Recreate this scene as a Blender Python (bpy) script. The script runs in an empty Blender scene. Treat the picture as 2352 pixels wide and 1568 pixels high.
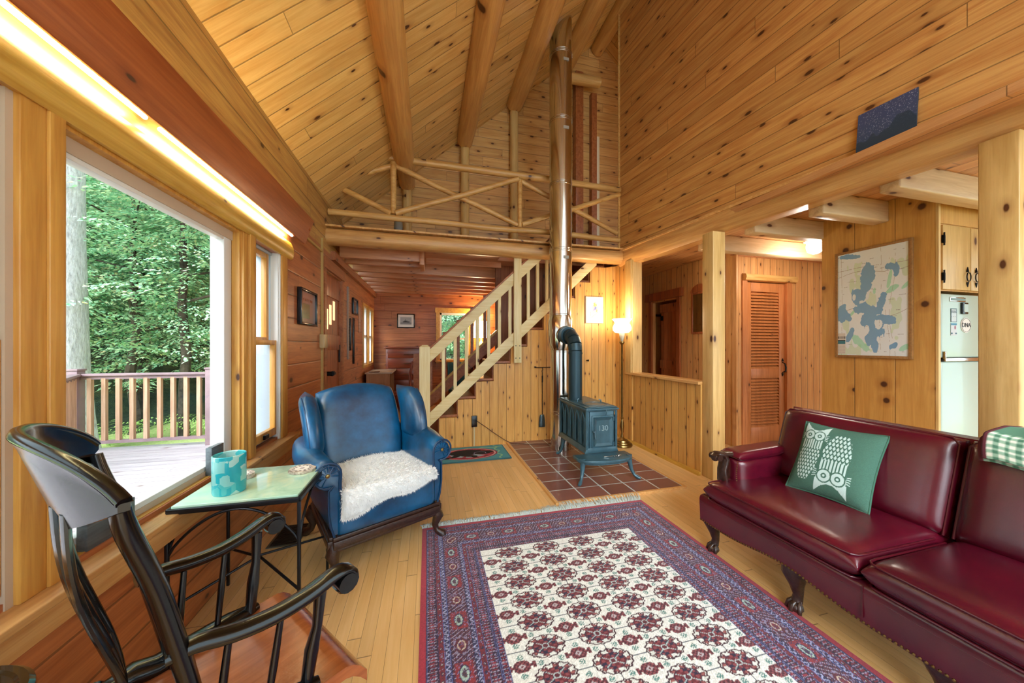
import bpy, math, random
import numpy as np
from mathutils import Vector, Matrix, noise as mnoise
R = random.Random(7)
SC = bpy.context.scene
COL = SC.collection
PI = math.pi
TH = math.radians(14.32); TS, TC = math.sin(TH), math.cos(TH)
FOC, CH = 760.0, 1.3

# ---------- mesh builder ----------
def smooth_path(pts, k=4):
    P = [Vector(p) for p in pts]; out = []
    for i in range(len(P)-1):
        p0, p1, p2, p3 = P[max(0, i-1)], P[i], P[i+1], P[min(len(P)-1, i+2)]
        for j in range(k):
            t = j/k; out.append(.5*((2*p1)+(p2-p0)*t+(2*p0-5*p1+4*p2-p3)*t*t+(3*p1-p0-3*p2+p3)*t**3))
    return out+[P[-1]]
def smooth_vals(v, k=4): return [x[0] for x in smooth_path([(a, 0, 0) for a in v], k)]
class M:
    def __init__(s):
        s.v = []; s.f = []
    def add(s, vs, fs):
        n = len(s.v); s.v += [tuple(p) for p in vs]; s.f += [tuple(i + n for i in f) for f in fs]; return s
    def box(s, x0, x1, y0, y1, z0, z1):
        return s.add([(x0,y0,z0),(x1,y0,z0),(x1,y1,z0),(x0,y1,z0),(x0,y0,z1),(x1,y0,z1),(x1,y1,z1),(x0,y1,z1)],
                     [(0,3,2,1),(4,5,6,7),(0,1,5,4),(1,2,6,5),(2,3,7,6),(3,0,4,7)])
    def obox(s, c, sz, rot):
        hx, hy, hz = sz[0]/2, sz[1]/2, sz[2]/2
        m = Matrix.Translation(c) @ rot.to_4x4()
        vs = [m @ Vector(p) for p in [(-hx,-hy,-hz),(hx,-hy,-hz),(hx,hy,-hz),(-hx,hy,-hz),(-hx,-hy,hz),(hx,-hy,hz),(hx,hy,hz),(-hx,hy,hz)]]
        return s.add(vs, [(0,3,2,1),(4,5,6,7),(0,1,5,4),(1,2,6,5),(2,3,7,6),(3,0,4,7)])
    def beam(s, p, q, w, h, up=(0,0,1)):
        p, q = Vector(p), Vector(q); d = (q-p); L = d.length; d.normalize()
        u = Vector(up); sd = d.cross(u).normalized(); u = sd.cross(d)
        r = Matrix((d, sd, u)).transposed()
        return s.obox((p+q)/2, (L, w, h), r)
    def prism(s, poly, a, b, ax='z'):
        n = len(poly)
        def mp(p, h):
            if ax == 'z': return (p[0], p[1], h)
            if ax == 'y': return (p[0], h, p[1])
            return (h, p[0], p[1])
        vs = [mp(p, a) for p in poly] + [mp(p, b) for p in poly]
        fs = [tuple(range(n))[::-1], tuple(range(n, 2*n))] + [(i, (i+1) % n, n+(i+1) % n, n+i) for i in range(n)]
        return s.add(vs, fs)
    def tube(s, pts, r, n=10, caps=True, flat=None, up=None):
        pts = [Vector(p) for p in pts]; m = len(pts)
        rs = r if isinstance(r, (list, tuple)) else [r]*m
        fl = flat if flat else 1.0
        t0 = (pts[1]-pts[0]).normalized()
        ref = Vector(up) if up else (Vector((0,0,1)) if abs(t0.z) < .9 else Vector((1,0,0)))
        vs = []; nrm = (ref - t0*ref.dot(t0)).normalized()
        for i, p in enumerate(pts):
            a = pts[max(0, i-1)]; b = pts[min(m-1, i+1)]; t = (b-a)
            t = t.normalized() if t.length > 1e-9 else t0
            nrm = (nrm - t*nrm.dot(t)); nrm = nrm.normalized() if nrm.length > 1e-6 else t.orthogonal().normalized()
            bn = t.cross(nrm)
            for k in range(n):
                an = 2*PI*k/n
                vs.append(p + nrm*math.cos(an)*rs[i] + bn*math.sin(an)*rs[i]*fl)
        fs = [(i*n+k, i*n+(k+1) % n, (i+1)*n+(k+1) % n, (i+1)*n+k) for i in range(m-1) for k in range(n)]
        if caps: fs += [tuple(range(n))[::-1], tuple((m-1)*n+k for k in range(n))]
        return s.add(vs, fs)
    def lathe(s, prof, c=(0,0,0), n=28, rot=None):
        vs = []; m = len(prof)
        for r, z in prof:
            for k in range(n):
                a = 2*PI*k/n; p = Vector((r*math.cos(a), r*math.sin(a), z))
                if rot: p = rot @ p
                vs.append(p + Vector(c))
        fs = [(i*n+k, i*n+(k+1) % n, (i+1)*n+(k+1) % n, (i+1)*n+k) for i in range(m-1) for k in range(n)]
        fs += [tuple(range(n))[::-1], tuple((m-1)*n+k for k in range(n))]
        return s.add(vs, fs)
    def grid(s, fn, nu, nv, cu=False, cv=False):
        vs = [fn(i/(nu if cu else nu), j/nv) for j in range(nv + (0 if cv else 1)) for i in range(nu + (0 if cu else 1))]
        w = nu + (0 if cu else 1); hh = nv + (0 if cv else 1)
        fs = []
        for j in range(nv):
            for i in range(nu):
                i2 = (i+1) % w if cu else i+1; j2 = (j+1) % hh if cv else j+1
                fs.append((j*w+i, j*w+i2, j2*w+i2, j2*w+i))
        return s.add(vs, fs)
    def slab(s, fn, th, nu=14, nv=14, p=5.0, q=.5, noise=0.0):
        """closed puffed slab: fn(u,v)->(point, normal); zero thickness at the rim"""
        def sp(t): return .5-.5*math.cos(PI*t)
        vs = []; w = nu+1
        for sg in (1, -1):
            for j in range(nv+1):
                for i in range(nu+1):
                    u, v = sp(i/nu), sp(j/nv)
                    P, N = fn(u, v); P = Vector(P); N = Vector(N)
                    pu, pv = p if isinstance(p, tuple) else (p, p)
                    a = max(0, 1-abs(2*u-1)**pu); b = max(0, 1-abs(2*v-1)**pv)
                    t = th(u, v) if callable(th) else th
                    k = t*(a*b)**q
                    if noise: k += noise*(a*b)*mnoise.noise(P*7)
                    vs.append(P + N*sg*k)
        fs = []; o = (nu+1)*(nv+1)
        def on(i, j): return i in (0, nu) or j in (0, nv)
        def idx(side, i, j):
            return j*w+i + (0 if (side == 0 or on(i, j)) else o)
        for j in range(nv):
            for i in range(nu):
                fs.append((idx(0,i,j), idx(0,i+1,j), idx(0,i+1,j+1), idx(0,i,j+1)))
                fs.append((idx(1,i,j), idx(1,i,j+1), idx(1,i+1,j+1), idx(1,i+1,j)))
        return s.add(vs, fs)
    def build(s, name, mat, parent=None, local=False, smooth=True, bevel=0, ang=35, sub=0):
        vs = s.v
        if parent is not None and not local:
            inv = parent['_m'] if False else MAT.get(parent.name)
            if inv is not None: vs = [tuple(inv @ Vector(p)) for p in vs]
        me = bpy.data.meshes.new(name); me.from_pydata(vs, [], s.f); me.update()
        used = set(i for f in s.f for i in f)
        if len(used) < len(vs):
            import bmesh
            bm = bmesh.new(); bm.from_mesh(me)
            loose = [v for v in bm.verts if not v.link_faces]
            bmesh.ops.delete(bm, geom=loose, context='VERTS'); bm.to_mesh(me); bm.free()
        if smooth:
            me.polygons.foreach_set('use_smooth', [True]*len(me.polygons))
            me.set_sharp_from_angle(angle=math.radians(ang))
        o = bpy.data.objects.new(name, me); COL.objects.link(o)
        if mat: me.materials.append(mat)
        if parent is not None:
            o.parent = parent
            MAT[o.name] = MAT.get(parent.name)
        if bevel:
            b = o.modifiers.new('bevel', 'BEVEL'); b.width = bevel; b.segments = 2; b.limit_method = 'ANGLE'; b.angle_limit = math.radians(40)
            if not smooth: me.polygons.foreach_set('use_smooth', [True]*len(me.polygons)); 
            b.harden_normals = True if smooth else False
        if sub:
            m_ = o.modifiers.new('sub', 'SUBSURF'); m_.levels = sub; m_.render_levels = sub
        return o
MAT = {}
def thing(name, label, cat, loc=(0,0,0), rz=0, group=None):
    o = bpy.data.objects.new(name, None); COL.objects.link(o); o.empty_display_size = .1
    o.location = loc; o.rotation_euler = (0,0,rz); o['label'] = label; o['category'] = cat
    if group: o['group'] = group
    MAT[o.name] = (Matrix.Translation(loc) @ Matrix.Rotation(rz, 4, 'Z')).inverted()
    return o
def tag(o, label, cat, group=None, kind=None):
    if label: o['label'] = label
    if cat: o['category'] = cat
    if group: o['group'] = group
    if kind: o['kind'] = kind
    return o
def struct(o, label=None):
    o['kind'] = 'structure'
    if label: o['label'] = label
    return o
def dup(root, loc, rz=None, label=None, group=None):
    r = root.copy(); COL.objects.link(r); r.location = loc
    if rz is not None: r.rotation_euler = (0,0,rz)
    if label: r['label'] = label
    if group: r['group'] = group
    for ch in [c for c in root.children]:
        k = ch.copy(); COL.objects.link(k); k.parent = r
        for g in ch.children:
            d = g.copy(); COL.objects.link(d); d.parent = k
    return r
def origin(o, p):
    """move a top-level mesh object's origin to p"""
    me = o.data; me.transform(Matrix.Translation(Vector(p)*-1)); o.location = Vector(o.location) + Vector(p); return o

def lin(c):
    if isinstance(c, str): c = tuple(int(c[i:i+2], 16)/255 for i in (0, 2, 4))
    return tuple((x/12.92 if x <= .04045 else ((x+.055)/1.055)**2.4) for x in c)
def rgba(c): return (*lin(c), 1)

# ---------- materials ----------
class NT:
    def __init__(s, name):
        s.m = bpy.data.materials.new(name); s.m.use_nodes = True; s.t = s.m.node_tree
        s.b = s.t.nodes['Principled BSDF']; s.out = s.t.nodes['Material Output']
    def n(s, kind, **kw):
        x = s.t.nodes.new(kind)
        for k, v in kw.items(): setattr(x, k, v)
        return x
    def lk(s, a, b): s.t.links.new(a, b)
    def setin(s, sock, v):
        if hasattr(v, 'is_output') or isinstance(v, bpy.types.NodeSocket): s.lk(v, sock)
        else: sock.default_value = v
    def math(s, op, a, b=0.0, c=None):
        x = s.n('ShaderNodeMath', operation=op); s.setin(x.inputs[0], a); s.setin(x.inputs[1], b)
        if c is not None: s.setin(x.inputs[2], c)
        return x.outputs[0]
    def mix(s, f, a, b, mode='MIX'):
        x = s.n('ShaderNodeMix', data_type='RGBA', blend_type=mode)
        s.setin(x.inputs[0], f); s.setin(x.inputs[6], a); s.setin(x.inputs[7], b); return x.outputs[2]
    def ramp(s, f, stops, interp='LINEAR'):
        x = s.n('ShaderNodeValToRGB'); x.color_ramp.interpolation = interp
        e = x.color_ramp.elements
        while len(e) < len(stops): e.new(.5)
        for i, (p, c) in enumerate(stops):
            e[i].position = p; e[i].color = c if len(c) == 4 else (*c, 1)
        s.lk(f, x.inputs[0]); return x.outputs[0]
    def noise(s, vec, scale=5, detail=3, rough=.55, dist=0):
        x = s.n('ShaderNodeTexNoise'); x.inputs['Scale'].default_value = scale; x.inputs['Detail'].default_value = detail
        x.inputs['Roughness'].default_value = rough; x.inputs['Distortion'].default_value = dist
        if vec is not None: s.lk(vec, x.inputs['Vector'])
        return x.outputs[0]
    def comb(s, x, y, z):
        k = s.n('ShaderNodeCombineXYZ'); s.setin(k.inputs[0], x); s.setin(k.inputs[1], y); s.setin(k.inputs[2], z); return k.outputs[0]
    def coord(s): return s.n('ShaderNodeTexCoord').outputs['Object']
    def bump(s, h, strength=.3, dist=.01):
        x = s.n('ShaderNodeBump'); x.inputs['Strength'].default_value = strength; x.inputs['Distance'].default_value = dist
        s.lk(h, x.inputs['Height']); s.lk(x.outputs[0], s.b.inputs['Normal'])
    def pr(s, **kw):
        for k, v in kw.items(): s.setin(s.b.inputs[k.replace('_', ' ')], v)

def wood(name, c1, c2, along=0, across=2, width=.14, L=1.9, rough=.42, knots=.5, seam=.05, var=.22, knot_c='4e2812', grain=1.0, kscale=1.0, coat=.15):
    t = NT(name); co = t.coord()
    sp = t.n('ShaderNodeSeparateXYZ'); t.lk(co, sp.inputs[0]); ax = [sp.outputs[0], sp.outputs[1], sp.outputs[2]]
    depth = 3-along-across
    A, B, D = ax[along], ax[across], ax[depth]
    if width:
        bw = t.math('DIVIDE', B, width); row = t.math('FLOOR', bw); fr = t.math('FRACT', bw)
        wn = t.n('ShaderNodeTexWhiteNoise', noise_dimensions='1D'); t.lk(row, wn.inputs['W'])
        off = t.math('MULTIPLY', wn.outputs['Value'], L*3)
        al = t.math('DIVIDE', t.math('ADD', A, off), L); col = t.math('FLOOR', al); fa = t.math('FRACT', al)
        w2 = t.n('ShaderNodeTexWhiteNoise', noise_dimensions='2D'); t.lk(t.comb(row, col, 0), w2.inputs['Vector']); rid = w2.outputs['Value']
    else:
        rid = t.math('ADD', 0.5, 0.0)
    ridv = t.math('MULTIPLY', rid, 31.0)
    # grain
    gv = t.comb(t.math('MULTIPLY', A, 1.3), t.math('MULTIPLY', B, 16.0), t.math('ADD', t.math('MULTIPLY', D, 16.0), ridv))
    g1 = t.noise(gv, 1.6, 4, .6, .6)
    gv2 = t.comb(t.math('MULTIPLY', A, 4.0), t.math('MULTIPLY', B, 120.0), t.math('ADD', t.math('MULTIPLY', D, 120.0), ridv))
    g2 = t.noise(gv2, 1.0, 2, .5)
    g = t.math('ADD', t.math('MULTIPLY', g1, .75), t.math('MULTIPLY', g2, .25))
    gr = t.ramp(g, [(.34 if grain >= 1 else .2, rgba(c2)), (.62 if grain >= 1 else .8, rgba(c1))])
    # per board tone
    tone = t.math('ADD', t.math('MULTIPLY', rid, var), 1-var*.6)
    hs = t.n('ShaderNodeHueSaturation'); t.lk(gr, hs.inputs['Color']); t.lk(tone, hs.inputs['Value'])
    colr = hs.outputs[0]
    if knots > 0:
        kb = (.9/width if width else 7.0)/kscale
        B2 = B if width else t.math('ADD', B, D)
        kv = t.comb(t.math('ADD', t.math('MULTIPLY', A, 3.1/kscale), t.math('MULTIPLY', ridv, 3.0)), t.math('MULTIPLY', B2, kb), 0.0)
        vo = t.n('ShaderNodeTexVoronoi', voronoi_dimensions='2D'); t.lk(kv, vo.inputs['Vector']); vo.inputs['Scale'].default_value = 1.0; vo.inputs['Randomness'].default_value = .95
        sc_ = t.n('ShaderNodeSeparateXYZ'); t.lk(vo.outputs['Color'], sc_.inputs[0])
        size = t.math('MULTIPLY', t.math('GREATER_THAN', sc_.outputs[0], 1-knots), t.math('ADD', t.math('MULTIPLY', sc_.outputs[1], .09), .05))
        dn = t.math('ADD', vo.outputs['Distance'], t.math('MULTIPLY', g1, .03))
        kk = t.math('SUBTRACT', 1.0, t.math('SMOOTH_MIN', 1.0, t.math('DIVIDE', dn, t.math('ADD', size, .0001)), .3))
        halo = t.math('MULTIPLY', t.math('MAXIMUM', t.math('SUBTRACT', 1.0, t.math('DIVIDE', dn, t.math('ADD', t.math('MULTIPLY', size, 2.6), .0001))), 0.0), .55)
        kf = t.math('MINIMUM', t.math('MULTIPLY', t.math('MAXIMUM', kk, 0.0), 3.2), 1.0)
        colr = t.mix(halo, colr, rgba('9a5a22'), 'MULTIPLY')
        colr = t.mix(kf, colr, rgba(knot_c))
    if width and seam > 0:
        e = t.math('ABSOLUTE', t.math('SUBTRACT', fr, .5)); s1 = t.math('GREATER_THAN', e, .5-seam*.5)
        e2 = t.math('ABSOLUTE', t.math('SUBTRACT', fa, .5)); s2 = t.math('GREATER_THAN', e2, .5-.0012/L*2)
        sm = t.math('MAXIMUM', s1, s2)
        colr = t.mix(t.math('MULTIPLY', sm, .55), colr, rgba('3a1c0a'))
        hgt = t.math('SUBTRACT', t.math('MULTIPLY', g2, .08), t.math('MAXIMUM', t.math('MULTIPLY', t.math('MAXIMUM', t.math('SUBTRACT', e, .5-seam), 0.0), 1/seam), t.math('MULTIPLY', s2, .8)))
        t.bump(hgt, .5, .004)
    else:
        t.bump(g, .25, .004)
    t.lk(colr, t.b.inputs['Base Color']); t.pr(Roughness=rough, Coat_Weight=coat, Coat_Roughness=.25)
    return t.m

def plain(name, c, rough=.5, metal=0, coat=0, bumpn=0, bscale=60, spec=None, sheen=0, var=0, vscale=8, c2=None):
    t = NT(name); t.pr(Roughness=rough, Metallic=metal, Coat_Weight=coat)
    if spec is not None: t.pr(Specular_IOR_Level=spec)
    if sheen: t.pr(Sheen_Weight=sheen)
    co = t.coord()
    if c2 is not None or var:
        nz = t.noise(co, vscale, 4, .6)
        cc = rgba(c2) if c2 is not None else tuple(x*(1-var) for x in lin(c))+(1,)
        t.lk(t.ramp(nz, [(.35, rgba(c)), (.65, cc)]), t.b.inputs['Base Color'])
    else:
        nz = t.noise(co, 3, 2)
        t.lk(t.ramp(nz, [(.2, tuple(x*.94 for x in lin(c))+(1,)), (.8, rgba(c))]), t.b.inputs['Base Color'])
    if bumpn: t.bump(t.noise(co, bscale, 3, .6), bumpn, .003)
    return t.m
def emit(name, c, k):
    t = NT(name); t.pr(Base_Color=rgba(c), Roughness=.4, Emission_Color=rgba(c), Emission_Strength=k); return t.m
def vcol(name, rough=.9, sheen=0, bumpn=0, bscale=400, coat=0):
    t = NT(name); a = t.n('ShaderNodeVertexColor', layer_name='Col'); t.lk(a.outputs[0], t.b.inputs['Base Color'])
    t.pr(Roughness=rough, Coat_Weight=coat, Coat_Roughness=.08)
    if sheen: t.pr(Sheen_Weight=sheen)
    if bumpn: t.bump(t.noise(t.coord(), bscale, 2), bumpn, .004)
    return t.m
def leather(name, c, c2, rough=.3, scale=5, coat=.3):
    t = NT(name); co = t.coord()
    nz = t.noise(co, scale, 5, .6)
    t.lk(t.ramp(nz, [(.35, rgba(c2)), (.68, rgba(c))]), t.b.inputs['Base Color'])
    vo = t.n('ShaderNodeTexVoronoi', feature='DISTANCE_TO_EDGE'); t.lk(co, vo.inputs['Vector']); vo.inputs['Scale'].default_value = 260
    h = t.math('ADD', t.math('MULTIPLY', t.math('MINIMUM', vo.outputs[0], .15), 1.0), t.math('MULTIPLY', t.noise(co, 14, 4, .6), 1.2))
    t.bump(h, .16, .004); t.pr(Roughness=rough, Coat_Weight=coat, Coat_Roughness=.2)
    return t.m

PINE1, PINE2 = 'd9a662', 'c1854a'
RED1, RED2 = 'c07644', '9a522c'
m_ceil = wood('pine_ceiling_boards', 'e6c07c', 'd2a05a', along=0, across=1, width=.14, knots=.36, L=3.4)
m_right = wood('pine_wall_boards', PINE1, 'bc7c40', along=0, across=2, width=.14, knots=.5, L=3.2)
m_gable = wood('pine_gable_boards', 'dcae6c', 'c08a4c', along=0, across=2, width=.14, knots=.45)
m_left = wood('shade_red_wall_boards', RED1, RED2, along=1, across=2, width=.19, knots=.25, L=2.2, var=.25)  # plain pine; its red look in shade is painted into the colour
m_back = wood('shade_red_back_boards', 'c47a44', 'a05a30', along=0, across=2, width=.155, knots=.3, L=2.2)  # end wall pine, likewise coloured redder to stand for shade
m_vert_x = wood('upright_boards_x', 'dea95c', 'c68c42', along=2, across=0, width=.112, knots=.34, kscale=.62, L=60, var=.14, seam=.07)
m_vert_y = wood('upright_boards_y', 'deac60', 'c89048', along=2, across=1, width=.112, knots=.34, kscale=.62, L=60, var=.14, seam=.07)
m_hall_x = wood('hall_boards_x', 'dca468', 'c4884e', along=2, across=0, width=.11, knots=.3, kscale=.62, L=60, var=.14, seam=.07)
m_hall_y = wood('hall_boards_y', 'e0aa6a', 'c88c50', along=2, across=1, width=.11, knots=.3, kscale=.62, L=60, var=.14, seam=.07)
m_panel = wood('wide_pine_panel', 'daa75a', 'c28c42', along=2, across=1, width=.27, knots=.75, L=60, var=.16, kscale=.85, seam=.02)
m_post = wood('squared_post', 'dcb878', 'c49c5c', along=2, across=0, width=None, knots=.28)
m_beamx = wood('beam_wood', 'd8a868', 'ba8248', along=0, across=2, width=None, knots=.25)
m_logy = wood('peeled_log', 'd8a662', 'be884a', along=1, across=0, width=None, knots=.07)
m_logx = wood('peeled_pole', 'd8ac6a', 'b8843e', along=0, across=2, width=None, knots=.08)
m_casing = wood('casing_y', 'd8aa4c', 'bc8830', along=1, across=2, width=None, knots=.12)
m_casez = wood('casing_z', 'dda44e', 'c08034', along=2, across=1, width=None, knots=.12)
m_sill = wood('sill_board', 'e0b070', 'c48c4c', along=1, across=0, width=None, knots=.15)
m_valance = wood('reddish_board', 'b5622f', '97481d', along=1, across=2, width=None, knots=.12)
m_pale = wood('pale_new_pine', 'ecdcac', 'dcc488', along=0, across=2, width=None, knots=.1, rough=.5)
m_palez = wood('pale_new_pine_z', 'ecdcac', 'dcc488', along=2, across=0, width=None, knots=.1, rough=.5)
m_red = wood('stair_red_wood', 'b06a3c', '8c4a26', along=1, across=0, width=None, knots=.2)
m_joist = wood('joist_wood', 'd8986a', 'bc7a4c', along=0, across=2, width=None, knots=.2)
m_joistp = wood('kitchen_joist_wood', 'd8bc92', 'c0a078', along=0, across=2, width=None, knots=.2)
m_door = wood('door_wood', 'cf8650', 'b06a38', along=2, across=0, width=None, knots=.05)
m_doorr = wood('door_wood_red', 'b8683a', '964c26', along=2, across=1, width=.1, knots=.1, L=9)
m_floor = wood('maple_floor', 'e2ba80', 'd8ac6c', along=1, across=0, width=.057, knots=0, L=1.1, var=.12, seam=.02, rough=.32, coat=.3)
m_white = plain('white_vinyl', 'e6e2dc', .4)
m_storm = plain('storm_frame', 'a8b2ba', .5)
m_beige = plain('beige_frame', 'c9b299', .5)
m_blackm = plain('black_metal', '121214', .35, .6, bumpn=.1)
m_iron = plain('wrought_iron', '2a2a2e', .32, .8, bumpn=.3, bscale=40)
m_black = plain('black_lacquer', '060608', .22, coat=.12)
m_brass = plain('antique_brass', 'a08450', .28, .95, var=.4)
m_blue = leather('blue_leather', '0b5f90', '063050', .28, 4)
m_bluep = plain('blue_piping', '0c3458', .35)
m_wine = leather('oxblood_leather', '5e0c20', '42071a', .27, 2.5, .3)
m_winep = plain('oxblood_piping', '4a0a18', .3)
m_carve = plain('carved_dark_wood', '3a221a', .35, coat=.3, var=.5, vscale=60, bumpn=.8, bscale=60)
m_tile = None
m_enam = plain('blue_black_enamel', '416472', .38, .25, coat=.2, var=.25, vscale=12)
m_pipe = plain('stove_pipe_black', '2c444e', .4, .5, bumpn=.1)
m_chrome = plain('polished_steel', 'd4d0c8', .14, 1.0, bumpn=.04, bscale=9)
m_green = None

def glass_mat(name, tint=(1,1,1,1), ior=1.35, k=1.0):
    t = NT(name); t.t.nodes.remove(t.b)
    tr = t.n('ShaderNodeBsdfTransparent'); tr.inputs[0].default_value = tint
    gl = t.n('ShaderNodeBsdfGlossy'); gl.inputs['Roughness'].default_value = .02
    fr = t.n('ShaderNodeFresnel'); fr.inputs[0].default_value = ior
    ge = t.n('ShaderNodeNewGeometry')
    mx = t.n('ShaderNodeMixShader'); t.lk(t.math('MULTIPLY', t.math('MULTIPLY', fr.outputs[0], k), t.math('SUBTRACT', 1.0, ge.outputs['Backfacing'])), mx.inputs[0]); t.lk(tr.outputs[0], mx.inputs[1]); t.lk(gl.outputs[0], mx.inputs[2])
    t.lk(mx.outputs[0], t.out.inputs[0]); return t.m
m_glass = glass_mat('window_glass')
m_pglass = glass_mat('picture_glass', ior=1.5)

def painted(name, P00, U, V, nx, ny, fn, mat, parent=None, th=0.0, zfn=None, pinch=0):
    """grid with a colour per vertex: fn(s,t) arrays in 0..1 -> rgb arrays (sRGB); closed box if th"""
    s, t = np.meshgrid(np.linspace(0, 1, nx+1), np.linspace(0, 1, ny+1))
    rgb = fn(s, t)
    P00, U, V = np.array(P00, float), np.array(U, float), np.array(V, float)
    N = np.cross(U, V); N /= np.linalg.norm(N)
    s1 = .5+(s-.5)*(1-pinch*(1-(2*t-1)**2)); t1 = .5+(t-.5)*(1-pinch*(1-(2*s-1)**2))
    co = P00 + s1[..., None]*U + t1[..., None]*V
    if zfn is not None: co = co + zfn(s, t)[..., None]*N
    co = co.reshape(-1, 3); w = nx+1
    i = np.arange(nx); j = np.arange(ny); ii, jj = np.meshgrid(i, j); b = (jj*w+ii).ravel()
    F = np.stack([b, b+1, b+1+w, b+w], 1)
    cols = rgb.reshape(-1, 3)
    if th:
        c = [P00, P00+U, P00+U+V, P00+V]
        base = len(co); co = np.vstack([co, np.array([p - N*.0004 for p in c]), np.array([p - N*th for p in c])])
        cols = np.vstack([cols, np.tile(cols[[0]], (8, 1))])
    if parent is not None and MAT.get(parent.name) is not None:
        mm = np.array(MAT[parent.name]); co = co @ mm[:3, :3].T + mm[:3, 3]
    me = bpy.data.meshes.new(name); nf = len(F)
    me.vertices.add(len(co)); me.vertices.foreach_set('co', co.astype(np.float32).ravel())
    faces = F.tolist() if th else None
    if th:
        bb = base; extra = [(bb+3, bb+2, bb+1, bb), (bb+4, bb+5, bb+6, bb+7)][1:]
        extra = [(bb+7, bb+6, bb+5, bb+4)] + [(bb+k, bb+(k+1) % 4+0, bb+4+(k+1) % 4, bb+4+k)[::-1] for k in range(4)]
        loops = np.concatenate([F.ravel(), np.array([x for f in extra for x in f])]); nf += len(extra)
    else: loops = F.ravel()
    me.loops.add(len(loops)); me.loops.foreach_set('vertex_index', loops.astype(np.int32))
    me.polygons.add(nf); me.polygons.foreach_set('loop_start', np.arange(nf, dtype=np.int32)*4)
    me.update(calc_edges=True); me.validate()
    at = me.color_attributes.new('Col', 'FLOAT_COLOR', 'POINT')
    cl = np.where(cols <= .04045, cols/12.92, ((cols+.055)/1.055)**2.4)
    at.data.foreach_set('color', np.hstack([cl, np.ones((len(cl), 1))]).astype(np.float32).ravel())
    o = bpy.data.objects.new(name, me); COL.objects.link(o); me.materials.append(mat)
    if parent is not None: o.parent = parent
    return o
def hexa(c): return np.array([int(c[i:i+2], 16)/255 for i in (0, 2, 4)])
def paint(rgb, mask, c):
    rgb[mask] = hexa(c) if isinstance(c, str) else c

def text_mesh(name, body, size, mat, parent, loc, rot, depth=.002, sx=1.0):
    cu = bpy.data.curves.new(name+'_tmp', 'FONT'); cu.body = body; cu.size = size; cu.extrude = depth; cu.align_x = 'CENTER'; cu.align_y = 'CENTER'
    o = bpy.data.objects.new('tmp', cu); COL.objects.link(o)
    dg = bpy.context.evaluated_depsgraph_get(); dg.update()
    me = bpy.data.meshes.new_from_object(o.evaluated_get(dg)); bpy.data.objects.remove(o)
    mt = Matrix.Translation(loc) @ rot.to_4x4() @ Matrix.Diagonal((sx, 1, 1, 1))
    if parent is not None and MAT.get(parent.name) is not None: mt = MAT[parent.name] @ mt
    me.transform(mt); me.name = name; me.materials.clear(); me.materials.append(mat)
    q = bpy.data.objects.new(name, me); COL.objects.link(q)
    if parent is not None: q.parent = parent
    return q
# ================= SETTING =================
XW = -1.08
def holes(m, axis, a, b, u0, u1, z0, z1, hs):
    """wall slab a..b thick, running u0..u1, with openings (u0,u1,z0,z1)"""
    us = sorted({u0, u1, *[h[0] for h in hs], *[h[1] for h in hs]}); us = [u for u in us if u0 <= u <= u1]
    for i in range(len(us)-1):
        um = (us[i]+us[i+1])/2; cuts = sorted([(h[2], h[3]) for h in hs if h[0] < um < h[1]])
        z = z0; spans = []
        for c0, c1 in cuts:
            if c0 > z: spans.append((z, c0))
            z = c1
        if z < z1: spans.append((z, z1))
        for s0, s1 in spans:
            if axis == 'y': m.box(a, b, us[i], us[i+1], s0, s1)
            else: m.box(us[i], us[i+1], a, b, s0, s1)
    return m
# floor / ceilings
struct(M().box(-1.3, 6.6, -2.6, 7.6, -.12, 0).build('floor', m_floor, smooth=False), 'honey coloured maple strip floor')
def zc_(x): return 2.89 + .875*(x+1.08) if x <= 2.65 else 2.89+.875*3.73-.875*(x-2.65)
SLA = math.atan(.875)
c = M().box(-.5, 3.73/math.cos(SLA), -2.6, 4.9, 0, .12).build('ceiling', m_ceil, smooth=False); c.location = (-1.08, 0, 2.89); c.rotation_euler = (0, -SLA, 0)
struct(c, 'sloping knotty pine board ceiling of the tall room')
c = M().box(0, 4.0, -2.6, 4.9, 0, .12).build('ceiling.003', m_ceil, smooth=False); c.location = (2.65, 0, zc_(2.65)); c.rotation_euler = (0, SLA, 0)
struct(c, 'pine boards of the far roof slope')
struct(M().box(-1.3, 1.0, 4.12, 7.6, 2.55, 2.6).box(1.0, 2.62, 4.80, 7.6, 2.55, 2.6).box(2.62, 3.9, 4.2, 7.6, 2.55, 2.6).build('ceiling.001', m_joist, smooth=False), 'low board ceiling over the back room')
struct(M().box(2.75, 6.6, -2.6, 5.5, 2.52, 2.57).build('ceiling.002', wood('kitchen_ceiling_boards', 'd09a66', 'b87c4a', along=1, across=0, width=.14, knots=.3), smooth=False), 'low board ceiling over the kitchen')
# left wall
WIN = [(.15, 1.19, .62, 1.98), (1.30, 2.31, .62, 1.98), (2.43, 2.84, .62, 1.98), (3.97, 4.69, 0, 2.12), (6.12, 7.2, .9, 2.03)]
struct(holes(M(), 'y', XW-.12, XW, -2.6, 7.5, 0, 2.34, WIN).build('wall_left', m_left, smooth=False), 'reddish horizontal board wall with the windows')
struct(M().box(XW-.12, XW, -2.6, 4.9, 2.34, 3.05).build('wall_left_upper', wood('upper_wall_boards', 'd0a258', 'a8743c', along=1, across=2, width=.19, knots=.3, L=2.2), smooth=False), 'pine boards of the window wall above the light valance')
struct(holes(M(), 'x', 7.4, 7.52, -1.2, 3.8, 0, 2.55, [(.26, .90, .97, 2.0)]).build('wall_back', m_back, smooth=False), 'reddish board end wall of the back room')
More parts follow.
